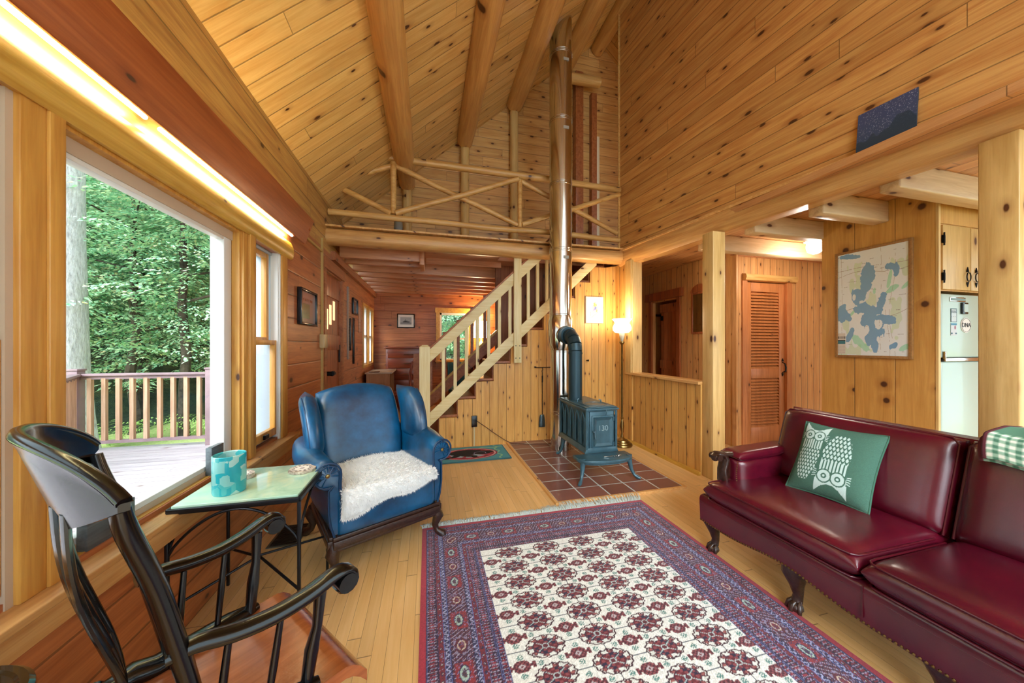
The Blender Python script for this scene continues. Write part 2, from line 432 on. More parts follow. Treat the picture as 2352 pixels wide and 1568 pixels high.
# gable wall
g = M(); g.prism([(-1.2, 2.6), (2.62, 2.6), (2.62, zc_(2.62)+.02), (-1.2, zc_(-1.2)+.02)], 4.8, 4.9, 'y')
g.prism([(2.62, 2.56), (4.0, 2.56), (4.0, zc_(4.0)+.02), (2.65, zc_(2.65)+.02), (2.62, zc_(2.62)+.02)], 4.8, 4.9, 'y')
struct(g.build('wall_gable', m_gable, smooth=False), 'knotty pine gable wall above the loft')
# stair side wall (stepped top)
poly = [(-.09, 0)]
NT_ = 11
for i in range(NT_):
    x0 = -.09+.231*i; z = .155+.2245*i
    poly += [(x0, z), (x0+.231, z)]
poly = [(p[0], min(p[1], 2.43)) for p in poly]
poly += [(2.62, 2.43), (2.62, 0)]
struct(M().prism(poly, 4.24, 4.27, 'y').build('wall_stair', m_vert_x, smooth=False), 'upright pine boards under the staircase')
struct(M().box(1.04, 2.62, 5.10, 5.16, 0, 2.56).build('wall_inner', wood('dark_upright_boards', 'a8683c', '8a4c28', along=2, across=0, width=.14, knots=.2, L=9), smooth=False), 'upright board wall behind the staircase')
# hall: full wall to the corner, half wall
struct(M().box(2.62, 2.76, 3.85, 5.4, 0, 2.43).build('wall_hall', m_vert_y, smooth=False), 'upright pine board wall at the corner by the lamp')
hw = M().box(2.635, 2.76, 2.727, 3.85, 0, .905)
struct(hw.build('wall_half', m_vert_y, smooth=False), 'low upright board half wall beside the post')
struct(M().box(2.60, 2.79, 2.724, 3.97, .905, .935).build('trim_1', m_sill, bevel=.004), 'flat pine cap on the half wall')
struct(M().prism([(2.605, 0), (2.635, 0), (2.635, .035), (2.618, .035)], 2.73, 4.24, 'y').build('baseboard_hall', m_casing, smooth=False))
struct(M().box(2.60, 2.6205, 3.85, 3.97, .935, 2.43).box(2.6195, 2.7605, 3.835, 3.8505, .935, 2.43).build('trim_2', m_post, smooth=False), 'flat pine jamb boards of the hall opening')
struct(M().box(2.7, 3.9, 5.3, 5.4, 0, 2.52).build('wall_hall_end', wood('shaded_hall_boards', '8a5230', '6e3c20', along=2, across=0, width=.11, knots=.2, L=9), smooth=False), 'shade-darkened boards at the end of the hall')  # lack of light at the hall end put into the board colour
struct(holes(M(), 'y', 3.79, 3.86, 3.4, 5.4, 0, 2.52, [(4.37, 4.98, 0, 2.03)]).build('wall_hall_side', m_hall_y, smooth=False), 'upright pine boards with the mirror and a doorway')
struct(M().box(3.79, 3.84, 4.32, 4.36, 0, 2.05).box(3.765, 3.8, 4.31, 4.375, 0, 2.05).box(3.765, 3.8, 4.975, 5.04, 0, 2.05).box(3.74, 3.79, 4.25, 5.1, 2.05, 2.18).build('trim_3', m_doorr, smooth=False), 'dark wood casing of the hall doorway')
struct(M().box(4.9, 4.95, 3.5, 5.4, 0, 2.52).box(3.86, 4.95, 5.3, 5.35, 0, 2.52).build('wall_closet', m_hall_y, smooth=False), 'board walls of the room beyond the hall doorway')
struct(holes(M(), 'x', 3.4, 3.47, 3.861, 6.6, 0, 2.52, [(3.99, 4.68, 0, 2.13)]).build('wall_kitchen', m_hall_x, smooth=False), 'upright pine board wall with the louvered door')
struct(M().box(3.74, 6.6, 3.375, 3.4, 2.44, 2.50).build('trim_4', m_joist, smooth=False), 'pine board along the top of the kitchen wall')
struct(M().box(3.77, 3.795, 3.34, 3.40, 0, 2.44).box(3.795, 3.85, 3.385, 3.40, 0, 2.44).build('trim_5', m_hall_x, smooth=False))
struct(M().box(3.79, 3.825, 1.66, 2.42, 0, 2.52).build('wall_panel', m_panel, smooth=False), 'wide knotty pine panel wall behind the map')
struct(M().box(3.787, 3.812, 1.645, 1.66, 0, 2.52).build('trim_6', m_post, smooth=False), 'pale pine edge strip of the panel wall')
struct(M().box(3.835, 5.2, 1.67, 1.69, 2.25, 2.52).build('wall_bulkhead', m_panel, smooth=False), 'pine boards above the wall cabinet')
struct(M().box(6.5, 6.6, .4, 3.4, 0, 2.52).build('wall_east', m_hall_y, smooth=False))
# tall right wall on its beam (runs slightly out of square)
RA = math.atan2(-1, .112)
def rloc(o): o.location = (2.575, 4.1, 0); o.rotation_euler = (0, 0, RA); return o
def rw(X): return 2.575 + .1113*X
w = M(); xs = [0, 6.7]
w.prism([(0, 2.55), (6.7, 2.55), (6.7, zc_(rw(6.7))+.05), (.7, zc_(2.65)+.05), (0, zc_(rw(0))+.05)], .03, .10, 'y')
struct(rloc(w.build('wall_right', m_right, smooth=False)), 'tall knotty pine board wall above the beam')
struct(rloc(M().box(-.012, .0, .0, .07, 2.6, 6.1).build('trim_7', m_logx, smooth=False)))
LEDGE = struct(rloc(M().box(0, 6.7, -.012, .05, 2.585, 2.612).build('trim_8', m_sill, bevel=.004)), 'thin pine ledge on top of the long beam')
# ---------- beams, posts, logs: things ----------
def rbeam():
    m = M(); pr = [(.0, 2.585), (.19, 2.585), (.19, 2.42), (.165, 2.395), (.04, 2.395), (-.005, 2.45), (-.008, 2.53)]
    n = len(pr); N = 40
    for i in range(N+1):
        X = -.02+6.72*i/N; jz = .006*mnoise.noise(Vector((X*2.1, 0, 0))); jy = .008*mnoise.noise(Vector((X*2.3, 5, 0)))
        m.v += [(X, p[0]+(jy if p[0] < .1 else 0), p[1]+(jz if p[1] < 2.5 else 0)) for p in pr]
    for i in range(N):
        for k in range(n): m.f.append((i*n+k, i*n+(k+1) % n, (i+1)*n+(k+1) % n, (i+1)*n+k))
    m.f += [tuple(range(n))[::-1], tuple(N*n+k for k in range(n))]
    return m
b = rloc(rbeam().build('log_beam', m_beamx, ang=50)); tag(b, 'long hewn log beam carrying the tall right wall over the posts', 'beam')
# loft beam
m = M(); N = 50
for i in range(N+1):
    x = -1.08+3.70*i/N
    for k in range(14):
        a = 2*PI*k/14; r = 1+.05*mnoise.noise(Vector((x*1.3, k*.4, 2)))
        ca, sa = math.cos(a), math.sin(a)
        q = (abs(ca)**6+abs(sa)**6)**(-1/6.)
        rr = r*min(q, 1.12)
        m.v.append((x, 4.10+.10*ca*rr, 2.51+.09*sa*min(rr, 1.08)))
for i in range(N):
    for k in range(14): m.f.append((i*14+k, i*14+(k+1) % 14, (i+1)*14+(k+1) % 14, (i+1)*14+k))
m.f += [tuple(range(14)), tuple(N*14+k for k in range(14))[::-1]]
lb = m.build('log_beam', m_beamx, ang=50); tag(lb, 'squared log beam at the edge of the loft', 'beam')
struct(M().box(-1.08, 2.60, 4.0, 4.2, 2.603, 2.622).build('trim_9', m_sill, smooth=False), 'thin decking edge on the loft beam')
# posts
def post(x0, x1, y0, y1, z1, label):
    o = M().box(x0, x1, y0, y1, 0, z1).build('timber_post', m_post, smooth=False, bevel=.006); return tag(o, label, 'post')
post(2.65, 2.795, 2.595, 2.724, 2.395, 'squared pine post at the end of the half wall')
post(2.90, 3.09, .985, 1.118, 2.395, 'thick pine post with two big knots right of the refrigerator')
# roof logs
def vlog(x, z, r, y0, y1, seed):
    m = M(); N = 30; n = 18
    for i in range(N+1):
        y = y0+(y1-y0)*i/N
        for k in range(n):
            a = 2*PI*k/n; rr = r*(1+.06*mnoise.noise(Vector((math.cos(a)*1.2+seed, math.sin(a)*1.2, y*.7))))*(1 if i < N-1 else (.97 if i < N else .9))
            m.v.append((x+rr*math.cos(a), y, z+rr*math.sin(a)))
    for i in range(N):
        for k in range(n): m.f.append((i*n+k, i*n+(k+1) % n, (i+1)*n+(k+1) % n, (i+1)*n+k))
    m.f += [tuple(range(n)), tuple(N*n+k for k in range(n))[::-1]]
    return m
LOGS = [(-.27, 3.50, .118, 'peeled roof log nearest the windows'), (.515, 4.20, .122, 'peeled roof log, second from the windows'),
        (1.24, 4.85, .137, 'cracked roof log just left of the stove pipe top'), (1.99, 5.46, .13, 'peeled roof log just right of the stove pipe top'),
        (2.63, 6.02, .12, 'ridge log running against the tall right wall')]
for i, (x, z, r, lab) in enumerate(LOGS):
    o = vlog(x, z, r, -2.6, 4.79 if i > 3 else 4.72, i*9).build('roof_log', m_logy, ang=60); origin(o, (x, 1, z)); tag(o, lab, 'log beam', 'peeled logs under the roof')
    if i < 3:
        p = M().tube([(x, 4.735, 2.60), (x, 4.74, z-r*.8)], .062, 14).build('gable_post', m_post); origin(p, (x, 4.74, 2.6))
        tag(p, 'round post on the gable wall under the ' + ['log nearest the windows', 'second log from the windows', 'cracked log by the stove pipe'][i], 'post', 'round posts on the gable wall')
o = M().tube([(1.9, 4.60, 5.30), (2.56, 4.60, 5.33)], .075, 14).build('cross_log', m_logx); origin(o, (2.2, 4.66, 5.38)); tag(o, 'short horizontal log crossing behind the stove pipe', 'log beam')
for x, z1, lab, ww in [(2.27, 5.62, 'dark squared post in the loft directly right of the stove pipe', .13), (2.52, 5.33, 'squared post in the loft beside the tall right wall', .09)]:
    o = M().box(x-ww/2, x+ww/2, 4.68, 4.79, 2.6, z1 - .1).build('loft_post', m_red, smooth=False, bevel=.004); origin(o, (x, 4.73, 2.6)); tag(o, lab, 'post')
o = M().box(2.34, 2.475, 4.76, 4.80, 3.55, 5.26).build('trim_10', m_gable, smooth=False); struct(o)
struct(M().box(2.57, 2.64, 4.74, 4.79, 2.6, 4.6).build('trim_11', plain('pale_panel', 'e0d0b0', .6), smooth=False), 'pale panel strip beside the loft posts')
# joists of the back room
for i, (y, x1, z0) in enumerate([(4.45, -.10, 2.37), (4.72, -.10, 2.36), (5.17, 1.04, 2.36), (5.56, 2.6, 2.36), (5.95, 2.6, 2.36), (6.32, 2.6, 2.36), (6.73, 2.6, 2.36), (7.12, 2.6, 2.36)]):
    o = M().box(XW+.04, x1, y-.03, y+.03, z0, 2.55).build('ceiling_joist', m_joist, smooth=False, bevel=.004); origin(o, (0, y, z0))
    tag(o, 'pine joist across the low ceiling of the back room', 'joist', 'joists over the back room')
struct(M().box(XW, XW+.05, 4.2, 7.4, 2.28, 2.38).build('trim_12', m_red, smooth=False))
struct(M().box(-.02, 1.08, 4.90, 4.94, 2.47, 2.551).build('trim_13', m_joist, smooth=False), 'header board of the stair opening')
o = M().box(-.10, -.04, 4.40, 4.80, 2.33, 2.55).build('hanger_block', m_joist, smooth=False, bevel=.004); origin(o, (-.07, 4.6, 2.4)); tag(o, 'short cross block at the ends of the two nearest joists', 'block')
# kitchen joists
for i, (y, x1, lab) in enumerate([(.95, 6.5, None), (1.54, 6.5, 'pale squared joist crossing in front of the wall cabinet'), (1.98, 3.79, 'pale squared joist ending on the map panel wall'),
                         (2.46, 6.5, 'squared joist meeting the far corner of the panel wall'), (3.02, 6.5, 'squared joist on the far side of the kitchen lamp')]):
    if lab is None: continue
    o = M().box(2.93 if y > 2.2 else 3.03, x1, y-.055, y+.055, 2.345, 2.52).build('kitchen_joist', m_joistp, smooth=False, bevel=.012); origin(o, (3.3, y, 2.4)); tag(o, lab, 'joist')
# ================= LOFT RAILING =================
RY = 4.08
t = thing('loft_railing', 'rustic peeled pole railing with crossed braces along the loft edge', 'railing', (.8, RY, 2.62))
def pole(name, a, b, r, y=RY, bow=.012):
    A, B = Vector((a[0], y, a[1])), Vector((b[0], y, b[1])); L = (B-A).length; n = max(4, int(L/.12)); sd = R.random()*50
    pts = []; rs = []
    for i in range(n+1):
        k = i/n; p = A.lerp(B, k); o_ = Vector((0, mnoise.noise(Vector((k*L*1.1+sd, 0, 0)))*bow, mnoise.noise(Vector((0, k*L*1.1+sd, 3)))*bow))
        pts.append(p+o_); rs.append(r*(1+.10*mnoise.noise(Vector((k*L*2+sd, 7, 1)))))
    return M().tube(pts, rs, 12).build(name, m_logx, t, ang=60)
pole('top_rail', (-.60, 3.475), (2.58, 3.455), .042, bow=.03)
pole('bottom_rail', (-1.07, 2.785), (2.58, 2.755), .036, bow=.02)
pole('post', (-.385, 3.43), (-.385, 2.82), .034); pole('post', (1.145, 3.42), (1.145, 2.80), .032); 
for a, b, y in [((-1.0, 3.09), (-.41, 2.83), RY), ((-.98, 3.15), (-.40, 3.395), RY+.02), ((-.36, 3.40), (1.12, 2.84), RY+.02), ((-.36, 2.82), (1.12, 3.41), RY-.025),
                ((1.17, 3.40), (2.56, 2.86), RY+.02), ((1.17, 2.84), (2.56, 3.37), RY-.025)]:
    pole('brace', a, b, .032, y)
# ================= STAIRCASE =================
t = thing('staircase', 'pine staircase rising right with pale railing and reddish treads', 'stairs', (0, 4.3, 0))
for i in range(NT_):
    x0 = -.09+.231*i; z = .16+.2245*i
    M().box(x0-.02, x0+.235, 4.27, 5.04, z, z+.03).build('tread', m_red, t, bevel=.004)
    M().box(x0+.221, x0+.236, 4.28, 5.03, z+.03, z+.2245).build('riser', m_red, t, smooth=False)
def sl(x, z0): return z0 + .936*(x-.042)
def slope_board(m, x0, x1, za, zb, y0, y1):
    """board between the lines z=sl(x,za) and z=sl(x,zb)"""
    vs = [(x0, sl(x0, za)), (x1, sl(x1, za)), (x1, sl(x1, zb)), (x0, sl(x0, zb))]
    return m.prism(vs, y0, y1, 'y')
slope_board(M(), .03, 2.28, .315, .485, 4.17, 4.20).build('stringer', m_pale, t, smooth=False, bevel=.002)
slope_board(M(), .03, 1.62, 1.10, 1.262, 4.165, 4.20).build('handrail', m_pale, t, smooth=False, bevel=.002)
slope_board(M(), .0, 1.62, 1.262, 1.292, 4.155, 4.235).build('rail_cap', m_red, t, smooth=False, bevel=.004)
np_ = M().box(-.095, .03, 4.15, 4.26, 0, 1.275); np_.add([(-.095, 4.15, 1.275), (.03, 4.15, 1.275), (.03, 4.26, 1.275), (-.095, 4.26, 1.275), (-.06, 4.18, 1.30), (0, 4.18, 1.30), (0, 4.23, 1.30), (-.06, 4.23, 1.30)], [(0,1,5,4), (1,2,6,5), (2,3,7,6), (3,0,4,7), (4,5,6,7)])
np_.build('newel_post', m_palez, t, smooth=False)
pp = M().box(1.085, 1.185, 4.14, 4.17, 1.07, 2.46).build('upper_post', m_palez, t, smooth=False, bevel=.002)
for dx in (1.108, 1.16):
    for dz in (1.13, 1.29): M().lathe([(.007, 0), (.007, .004)], (dx, 4.139, dz), 8, Matrix.Rotation(PI/2, 3, 'X')).build('bolt', m_iron, pp)
for x in [.19, .335, .475, .615, .76, .90, 1.04, 1.29, 1.42, 1.55]:
    M().box(x-.02, x+.02, 4.175, 4.205, sl(x, .43), min(sl(x, 1.14), 2.45)).build('baluster', m_palez, t, smooth=False, bevel=.002)
slope_board(M(), -.16, 1.04, .38, .56, 5.04, 5.07).build('rear_stringer', m_red, t, smooth=False)
slope_board(M(), -.16, 1.06, .56, .60, 5.02, 5.09).build('rear_cap', m_casing, t, smooth=False)
M().box(-.20, -.10, 5.02, 5.10, 0, 1.17).build('newel_post', m_red, t, smooth=False)
for x in [.05, .25, .45, .66, .86]:
    M().box(x-.025, x+.02, 5.03, 5.07, sl(x, .58), min(sl(x, 1.3), 2.4)).build('baluster', m_red, t, smooth=False)
# ================= WINDOWS =================
def pane(y0, y1, z0, z1, x, parent): return M().box(x-.003, x+.003, y0, y1, z0, z1).build('pane', m_glass, parent, smooth=False)
def frame_y(m, x0, x1, y0, y1, z0, z1, w, wb=None):
    wb = wb or w
    m.box(x0, x1, y0, y0+w, z0, z1).box(x0, x1, y1-w, y1, z0, z1).box(x0, x1, y0+w, y1-w, z1-w, z1).box(x0, x1, y0+w, y1-w, z0, z0+wb); return m
w1 = M().box(-1.16, -1.118, 2.222, 2.296, .60, 1.965).box(-1.16, -1.118, 1.30, 1.33, .60, 1.965).box(-1.16, -1.118, 1.33, 2.222, 1.898, 1.965).box(-1.16, -1.118, 1.33, 2.222, .60, .668).box(-1.22, -1.16, 2.285, 2.31, .60, 1.98).box(-1.235, -1.16, 1.30, 1.33, .60, 1.98).box(-1.22, -1.16, 1.33, 2.285, 1.95, 1.98).box(-1.22, -1.16, 1.33, 2.285, .60, .63).build('window_1', m_white, smooth=False, bevel=.003); struct(w1, 'large picture window looking onto the deck')
M().box(-1.121, -1.112, 1.30, 2.296, 1.915, 1.965).build('head_trim', m_beige, w1, smooth=False)
M().box(-1.118, XW+.002, 1.30, 2.31, 1.965, 1.98).box(-1.118, XW+.002, 2.296, 2.31, .60, 1.965).build('jamb', m_casez, w1, smooth=False)
M().box(-1.120, -1.114, 1.30, 2.296, .60, .646).build('sill_face', m_beige, w1, smooth=False)
M().box(-1.118, -1.09, 1.30, 2.296, .60, .622).build('sill_strip', m_casing, w1, smooth=False)
pane(1.33, 2.222, .668, 1.898, -1.14, w1)
w2 = frame_y(M(), -1.235, -1.115, 2.43, 2.84, .62, 1.98, .02, .02).build('window_2', m_storm, smooth=False, bevel=.003); struct(w2, 'narrow sash window beside the picture window')
M().box(-1.125, XW+.012, 2.822, 2.843, .60, 1.985).box(-1.125, XW+.002, 2.812, 2.823, .60, 1.985).build('jamb', m_white, w2, smooth=False)
for (z0, z1, x) in [(.64, 1.335, -1.105), (1.30, 1.96, -1.145)]:
    s_ = frame_y(M(), x-.018, x+.018, 2.445, 2.825 if x > -1.12 else 2.79, z0, z1, .035, .055).build('sash', m_casez, w2, smooth=False, bevel=.003)
    M().box(x-.002, x+.002, 2.48, 2.79, z0+.05, z1-.03).build('pane', m_glass, s_, smooth=False)
    if x > -1.12: M().box(x+.018, x+.035, 2.60, 2.66, z0+.012, z0+.042).build('sash_lift', m_iron, s_, bevel=.004)
w3 = frame_y(M(), -1.235, -1.10, .15, 1.19, .62, 1.98, .03, .03).build('window_3', m_beige, smooth=False, bevel=.003); struct(w3, 'sash window at the near end of the wall')
for (z0, z1, x) in [(.64, 1.315, -1.10), (1.28, 1.96, -1.145)]:
    s_ = frame_y(M(), x-.018, x+.018, .18, 1.172, z0, z1, .10, .07).build('sash', m_casez if x > -1.12 else m_beige, w3, smooth=False, bevel=.003)
    M().box(x-.002, x+.002, .27, 1.08, z0+.05, z1-.04).build('pane', m_glass, s_, smooth=False)
M().box(-1.2, XW+.004, 1.172, 1.191, .60, 1.99).build('jamb', m_beige, w3, smooth=False)
M().box(-1.118, XW-.005, 1.10, 1.172, 1.30, 1.98).build('track', m_beige, w3, smooth=False, bevel=.003)
w4 = frame_y(M(), -1.22, -1.06, 6.12, 7.2, .9, 2.03, .05).box(-1.16, -1.06, 6.63, 6.70, .9, 2.03).build('window_4', m_casez, smooth=False, bevel=.003); struct(w4, 'pair of sash windows in the back room')
for y0, y1 in [(6.17, 6.63), (6.70, 7.15)]:
    s_ = frame_y(M(), -1.14, -1.10, y0, y1, .95, 1.98, .03).box(-1.14, -1.10, y0, y1, 1.44, 1.48).build('sash', m_white, w4, smooth=False); M().box(-1.122, -1.118, y0+.03, y1-.03, .98, 1.95).build('pane', m_glass, s_, smooth=False)
w5 = M().box(.26, .30, 7.38, 7.5, .97, 2.0).box(.86, .90, 7.38, 7.5, .97, 2.0).box(.26, .90, 7.38, 7.5, 1.96, 2.0).box(.26, .90, 7.38, 7.5, .97, 1.0).box(.30, .86, 7.44, 7.47, 1.42, 1.46).build('window_5', m_white, smooth=False); struct(w5, 'window in the end wall behind the stair railing')
M().box(.30, .86, 7.453, 7.457, 1.0, 1.96).build('pane', m_glass, w5, smooth=False)
M().box(.18, .26, 7.36, 7.40, .9, 2.08).box(.90, .98, 7.36, 7.40, .9, 2.08).box(.16, 1.0, 7.35, 7.40, 2.0, 2.11).box(.16, 1.0, 7.32, 7.40, .93, .97).build('casing', m_casing, w5, smooth=False)
# casings, sill, header
struct(M().box(XW-.02, -1.055, 1.255, 1.30, .60, 1.99).box(XW-.02, -1.062, 1.19, 1.255, .60, 1.99).build('trim_14', m_casez, smooth=False, bevel=.003), 'yellow pine casing left of the picture window')
struct(M().box(XW-.02, -1.062, 2.31, 2.36, .60, 1.99).box(XW-.02, -1.05, 2.36, 2.43, .60, 1.99).build('trim_15', m_casez, smooth=False, bevel=.003), 'yellow pine casing between the picture and sash windows')
struct(M().box(XW-.02, -1.055, 2.84, 2.93, .60, 1.99).build('trim_16', m_casez, smooth=False, bevel=.003), 'yellow pine casing right of the narrow sash window')
struct(M().box(-1.235, -1.0, -1.0, 3.03, .575, .60).box(-1.08, -1.012, -1.0, 3.03, .50, .575).build('trim_17', m_sill, smooth=False, bevel=.004), 'long pine window stool under the windows')
hd = M(); N = 12
prof = [(-1.08, 1.98), (-1.055, 1.975), (-1.038, 1.99), (-1.032, 2.03), (-1.036, 2.07), (-1.052, 2.11), (-1.08, 2.13)]
hd.prism(prof, -1.0, 2.99, 'y'); struct(hd.build('trim_18', m_casing, ang=50), 'rounded pine header log above the windows')
t = thing('light_valance', 'long tilted reddish board hiding the strip lights above the windows', 'valance', (-.98, 1.3, 2.15))
M().prism([(-1.018, 2.155), (-.95, 2.355), (-.932, 2.35), (-1.0, 2.15)], -1.4, 3.14, 'y').build('board', m_valance, t, smooth=False, bevel=.003)
M().box(-1.08, -.955, 3.10, 3.12, 2.26, 2.34).build('bracket', m_valance, t, smooth=False)
M().box(-1.08, -.965, -.6, -.58, 2.26, 2.34).build('bracket', m_valance, t, smooth=False)
m_tube = emit('lit_tube', 'fff6b4', 40)
for y0, y1, lab in [(.10, 1.57, 'lit fluorescent tube over the near end of the windows'), (1.64, 2.98, 'lit fluorescent tube over the far end of the windows')]:
    o = M().tube([(-1.044, y0, 2.168), (-1.044, y1, 2.168)], .008, 10).build('fluorescent_tube', m_tube); origin(o, (-1.044, y0, 2.166)); tag(o, lab, 'light tube')
    
# ================= DOORS =================
d1 = M().box(XW-.07, XW-.03, 3.985, 4.675, 0, 2.10).build('door_1', m_doorr, smooth=False); struct(d1, 'board door with three small slanting lights')
for z0, z1 in [(1.86, 2.10), (1.24, 1.42), (.0, .14)]: M().box(XW-.03, XW-.012, 3.985, 4.675, z0, z1).build('rail', m_doorr, d1, smooth=False, bevel=.002)
for y, z in [(4.16, 1.5), (4.30, 1.56), (4.45, 1.62)]: M().box(XW-.031, XW-.024, y-.035, y+.035, z-.02, z+.21).build('light', emit('door_pane_glow', 'f0c890', .8), d1, smooth=False)  # door panes made to glow by their material; no lamp there
M().tube([(XW-.03, 4.07, .98), (XW+.05, 4.07, .98)], .025, 10).tube([(XW+.05, 4.06, .98), (XW+.05, 4.12, .98)], .028, 10).build('knob', m_blackm, d1)
M().box(XW-.02, XW-.008, 4.64, 4.68, 1.08, 1.3).box(XW-.02, XW-.008, 3.99, 4.03, 1.92, 2.02).build('hinge', m_blackm, d1)
struct(M().box(XW-.02, XW+.02, 3.91, 3.985, 0, 2.14).box(XW-.02, XW+.02, 4.675, 4.75, 0, 2.14).box(XW-.02, XW+.03, 3.9, 4.76, 2.13, 2.25).build('trim_19', m_red, smooth=False), 'reddish casing of the board door')
# louvered door
d2 = M().box(3.99, 4.10, 3.42, 3.455, 0, 2.12).box(4.58, 4.68, 3.42, 3.455, 0, 2.12).box(4.10, 4.58, 3.42, 3.455, 2.00, 2.12).box(4.10, 4.58, 3.42, 3.455, .86, .99).box(4.10, 4.58, 3.42, 3.455, 0, .22).build('door_2', m_door, smooth=False, bevel=.003); struct(d2, 'pine louvered closet door')
for z0, z1, n in [(.99, 2.0, 25), (.22, .86, 16)]:
    m = M(); dz = (z1-z0)/n
    for i in range(n):
        z = z0+dz*(i+.5); m.prism([(3.425, z-dz*.62), (3.431, z-dz*.66), (3.452, z+dz*.55), (3.446, z+dz*.6)], 4.10, 4.58, 'x') if False else m.add([(4.10,3.422,z-dz*.5),(4.58,3.422,z-dz*.5),(4.58,3.450,z+dz*.45),(4.10,3.450,z+dz*.45),(4.10,3.428,z-dz*.56),(4.58,3.428,z-dz*.56),(4.58,3.456,z+dz*.40),(4.10,3.456,z+dz*.40)], [(0,1,2,3),(4,7,6,5),(0,4,5,1),(3,2,6,7),(0,3,7,4),(1,5,6,2)])
    m.build('louver_panel', m_door, d2, smooth=False)
M().tube([(4.63, 3.42, .93), (4.63, 3.375, .95), (4.63, 3.37, 1.0), (4.63, 3.385, 1.05), (4.63, 3.42, 1.07)], [.006, .008, .009, .008, .006], 8).tube([(4.63, 3.415, .88), (4.63, 3.415, .92)], [.004, .016], 8).tube([(4.63, 3.415, 1.08), (4.63, 3.415, 1.12)], [.016, .004], 8).build('handle', m_blackm, d2)
for z in (.2, 1.92): M().box(4.005, 4.02, 3.405, 3.42, z, z+.11).build('hinge', m_blackm, d2)
struct(M().box(3.92, 4.0, 3.385, 3.44, 0, 2.13).box(4.67, 4.76, 3.385, 3.44, 0, 2.13).build('trim_20', m_door, smooth=False))
struct(M().prism([(3.40, 2.13), (3.35, 2.135), (3.335, 2.17), (3.345, 2.21), (3.40, 2.225)], 3.93, 4.80, 'x').build('trim_21', m_logx, ang=50), 'half log header over the louvered door')
m_d3 = wood('hall_door_wood', 'cc8458', 'a86440', along=2, across=1, width=.1, knots=.1, L=60)
d3 = M().box(3.96, 4.0, 4.40, 4.96, 0, 2.0).build('door_3', m_d3, smooth=False); struct(d3, 'reddish board door standing in the hall doorway')
d3.rotation_euler = (0, 0, 0)
M().box(3.94, 3.96, 4.38, 4.97, 1.86, 2.0).box(3.94, 3.96, 4.38, 4.97, .9, 1.04).box(3.94, 3.96, 4.38, 4.97, 0, .15).build('rail', m_d3, d3, smooth=False)
M().box(3.92, 3.95, 4.90, 4.93, 1.72, 1.80).build('hinge', m_blackm, d3)
# ================= HEARTH =================
t_ = NT('quarry_tile'); co = t_.coord(); sp = t_.n('ShaderNodeSeparateXYZ'); t_.lk(co, sp.inputs[0])
def cell(v, o, w): 
    q = t_.math('DIVIDE', t_.math('SUBTRACT', v, o), w); return t_.math('FRACT', q), t_.math('FLOOR', q)
fx, ix = cell(sp.outputs[0], 1.03, .244); fy, iy = cell(sp.outputs[1], 2.53, .2)
ed = t_.math('MAXIMUM', t_.math('ABSOLUTE', t_.math('SUBTRACT', fx, .5)), t_.math('ABSOLUTE', t_.math('SUBTRACT', fy, .5)))
gr_ = t_.math('GREATER_THAN', ed, .473)
wn = t_.n('ShaderNodeTexWhiteNoise', noise_dimensions='2D'); t_.lk(t_.comb(ix, iy, 0), wn.inputs['Vector'])
base = t_.mix(wn.outputs['Value'], rgba('74483e'), rgba('8a5a4e')); base = t_.mix(t_.math('MULTIPLY', t_.noise(co, 7, 4), .35), base, rgba('6a4a48'))
t_.lk(t_.mix(gr_, base, rgba('bcc8c6')), t_.b.inputs['Base Color']); t_.pr(Roughness=.38, Coat_Weight=.2)
t_.bump(t_.math('SUBTRACT', 1.0, gr_), .5, .004)
struct(M().box(1.03, 2.25, 2.53, 4.24, -.01, .018).build('floor.001', t_.m, smooth=False), 'square red quarry tile hearth pad')
struct(M().box(1.005, 1.03, 2.505, 4.24, 0, .022).box(1.03, 2.275, 2.505, 2.53, 0, .022).box(2.25, 2.275, 2.53, 4.24, 0, .022).build('trim_22', m_sill, smooth=False), 'wood edging around the tile hearth')
# ================= OUTSIDE =================
m_deck = wood('weathered_deck_boards', 'bcb2b4', '9c9298', along=0, across=1, width=.14, knots=.1, L=3, rough=.7, coat=0, seam=.05)
struct(M().box(-4.62, -1.2, -3, 5.75, -.14, -.10).build('floor.002', m_deck, smooth=False), 'weathered grey deck boards outside the windows')
def ground(name, fn, nx, ny, x0, x1, y0, y1, mat, label):
    m = M().grid(lambda u, v: (x0+(x1-x0)*u, y0+(y1-y0)*v, fn(x0+(x1-x0)*u, y0+(y1-y0)*v)), nx, ny); o = m.build(name, mat); o['kind'] = 'structure'; o['label'] = label; return o
mg = NT('lawn_and_forest_floor'); co = mg.coord(); sp = mg.n('ShaderNodeSeparateXYZ'); mg.lk(co, sp.inputs[0])
n1 = mg.noise(co, 1.2, 5, .7); grass = mg.ramp(mg.noise(co, 30, 3, .7), [(.3, rgba('a4b868')), (.7, rgba('dce09c'))]); lit = mg.ramp(mg.noise(co, 9, 4, .7), [(.35, rgba('2a3a28')), (.7, rgba('4e5c3c'))])
dd = mg.math('ADD', mg.math('ADD', sp.outputs[1], mg.math('MULTIPLY', sp.outputs[0], -.45)), mg.math('MULTIPLY', n1, 1.5))
fm = mg.math('GREATER_THAN', dd, 13.6)
mg.lk(mg.mix(fm, grass, lit), mg.b.inputs['Base Color']); mg.pr(Roughness=.95); mg.bump(mg.noise(co, 40, 3), .6, .03)
def gz(x, y):
    d = max(0, (y-.45*x)-12.4); return -.75 + .10*min(d, 2.5) + .85*max(0, d-2.5) + .10*mnoise.noise(Vector((x*.6, y*.6, 0)))
ground('ground', gz, 90, 90, -26, 14, -5, 30, mg.m, 'grass behind the deck rising to a dark forest floor')
for o in bpy.data.objects:
    if o.name == 'ground': pass
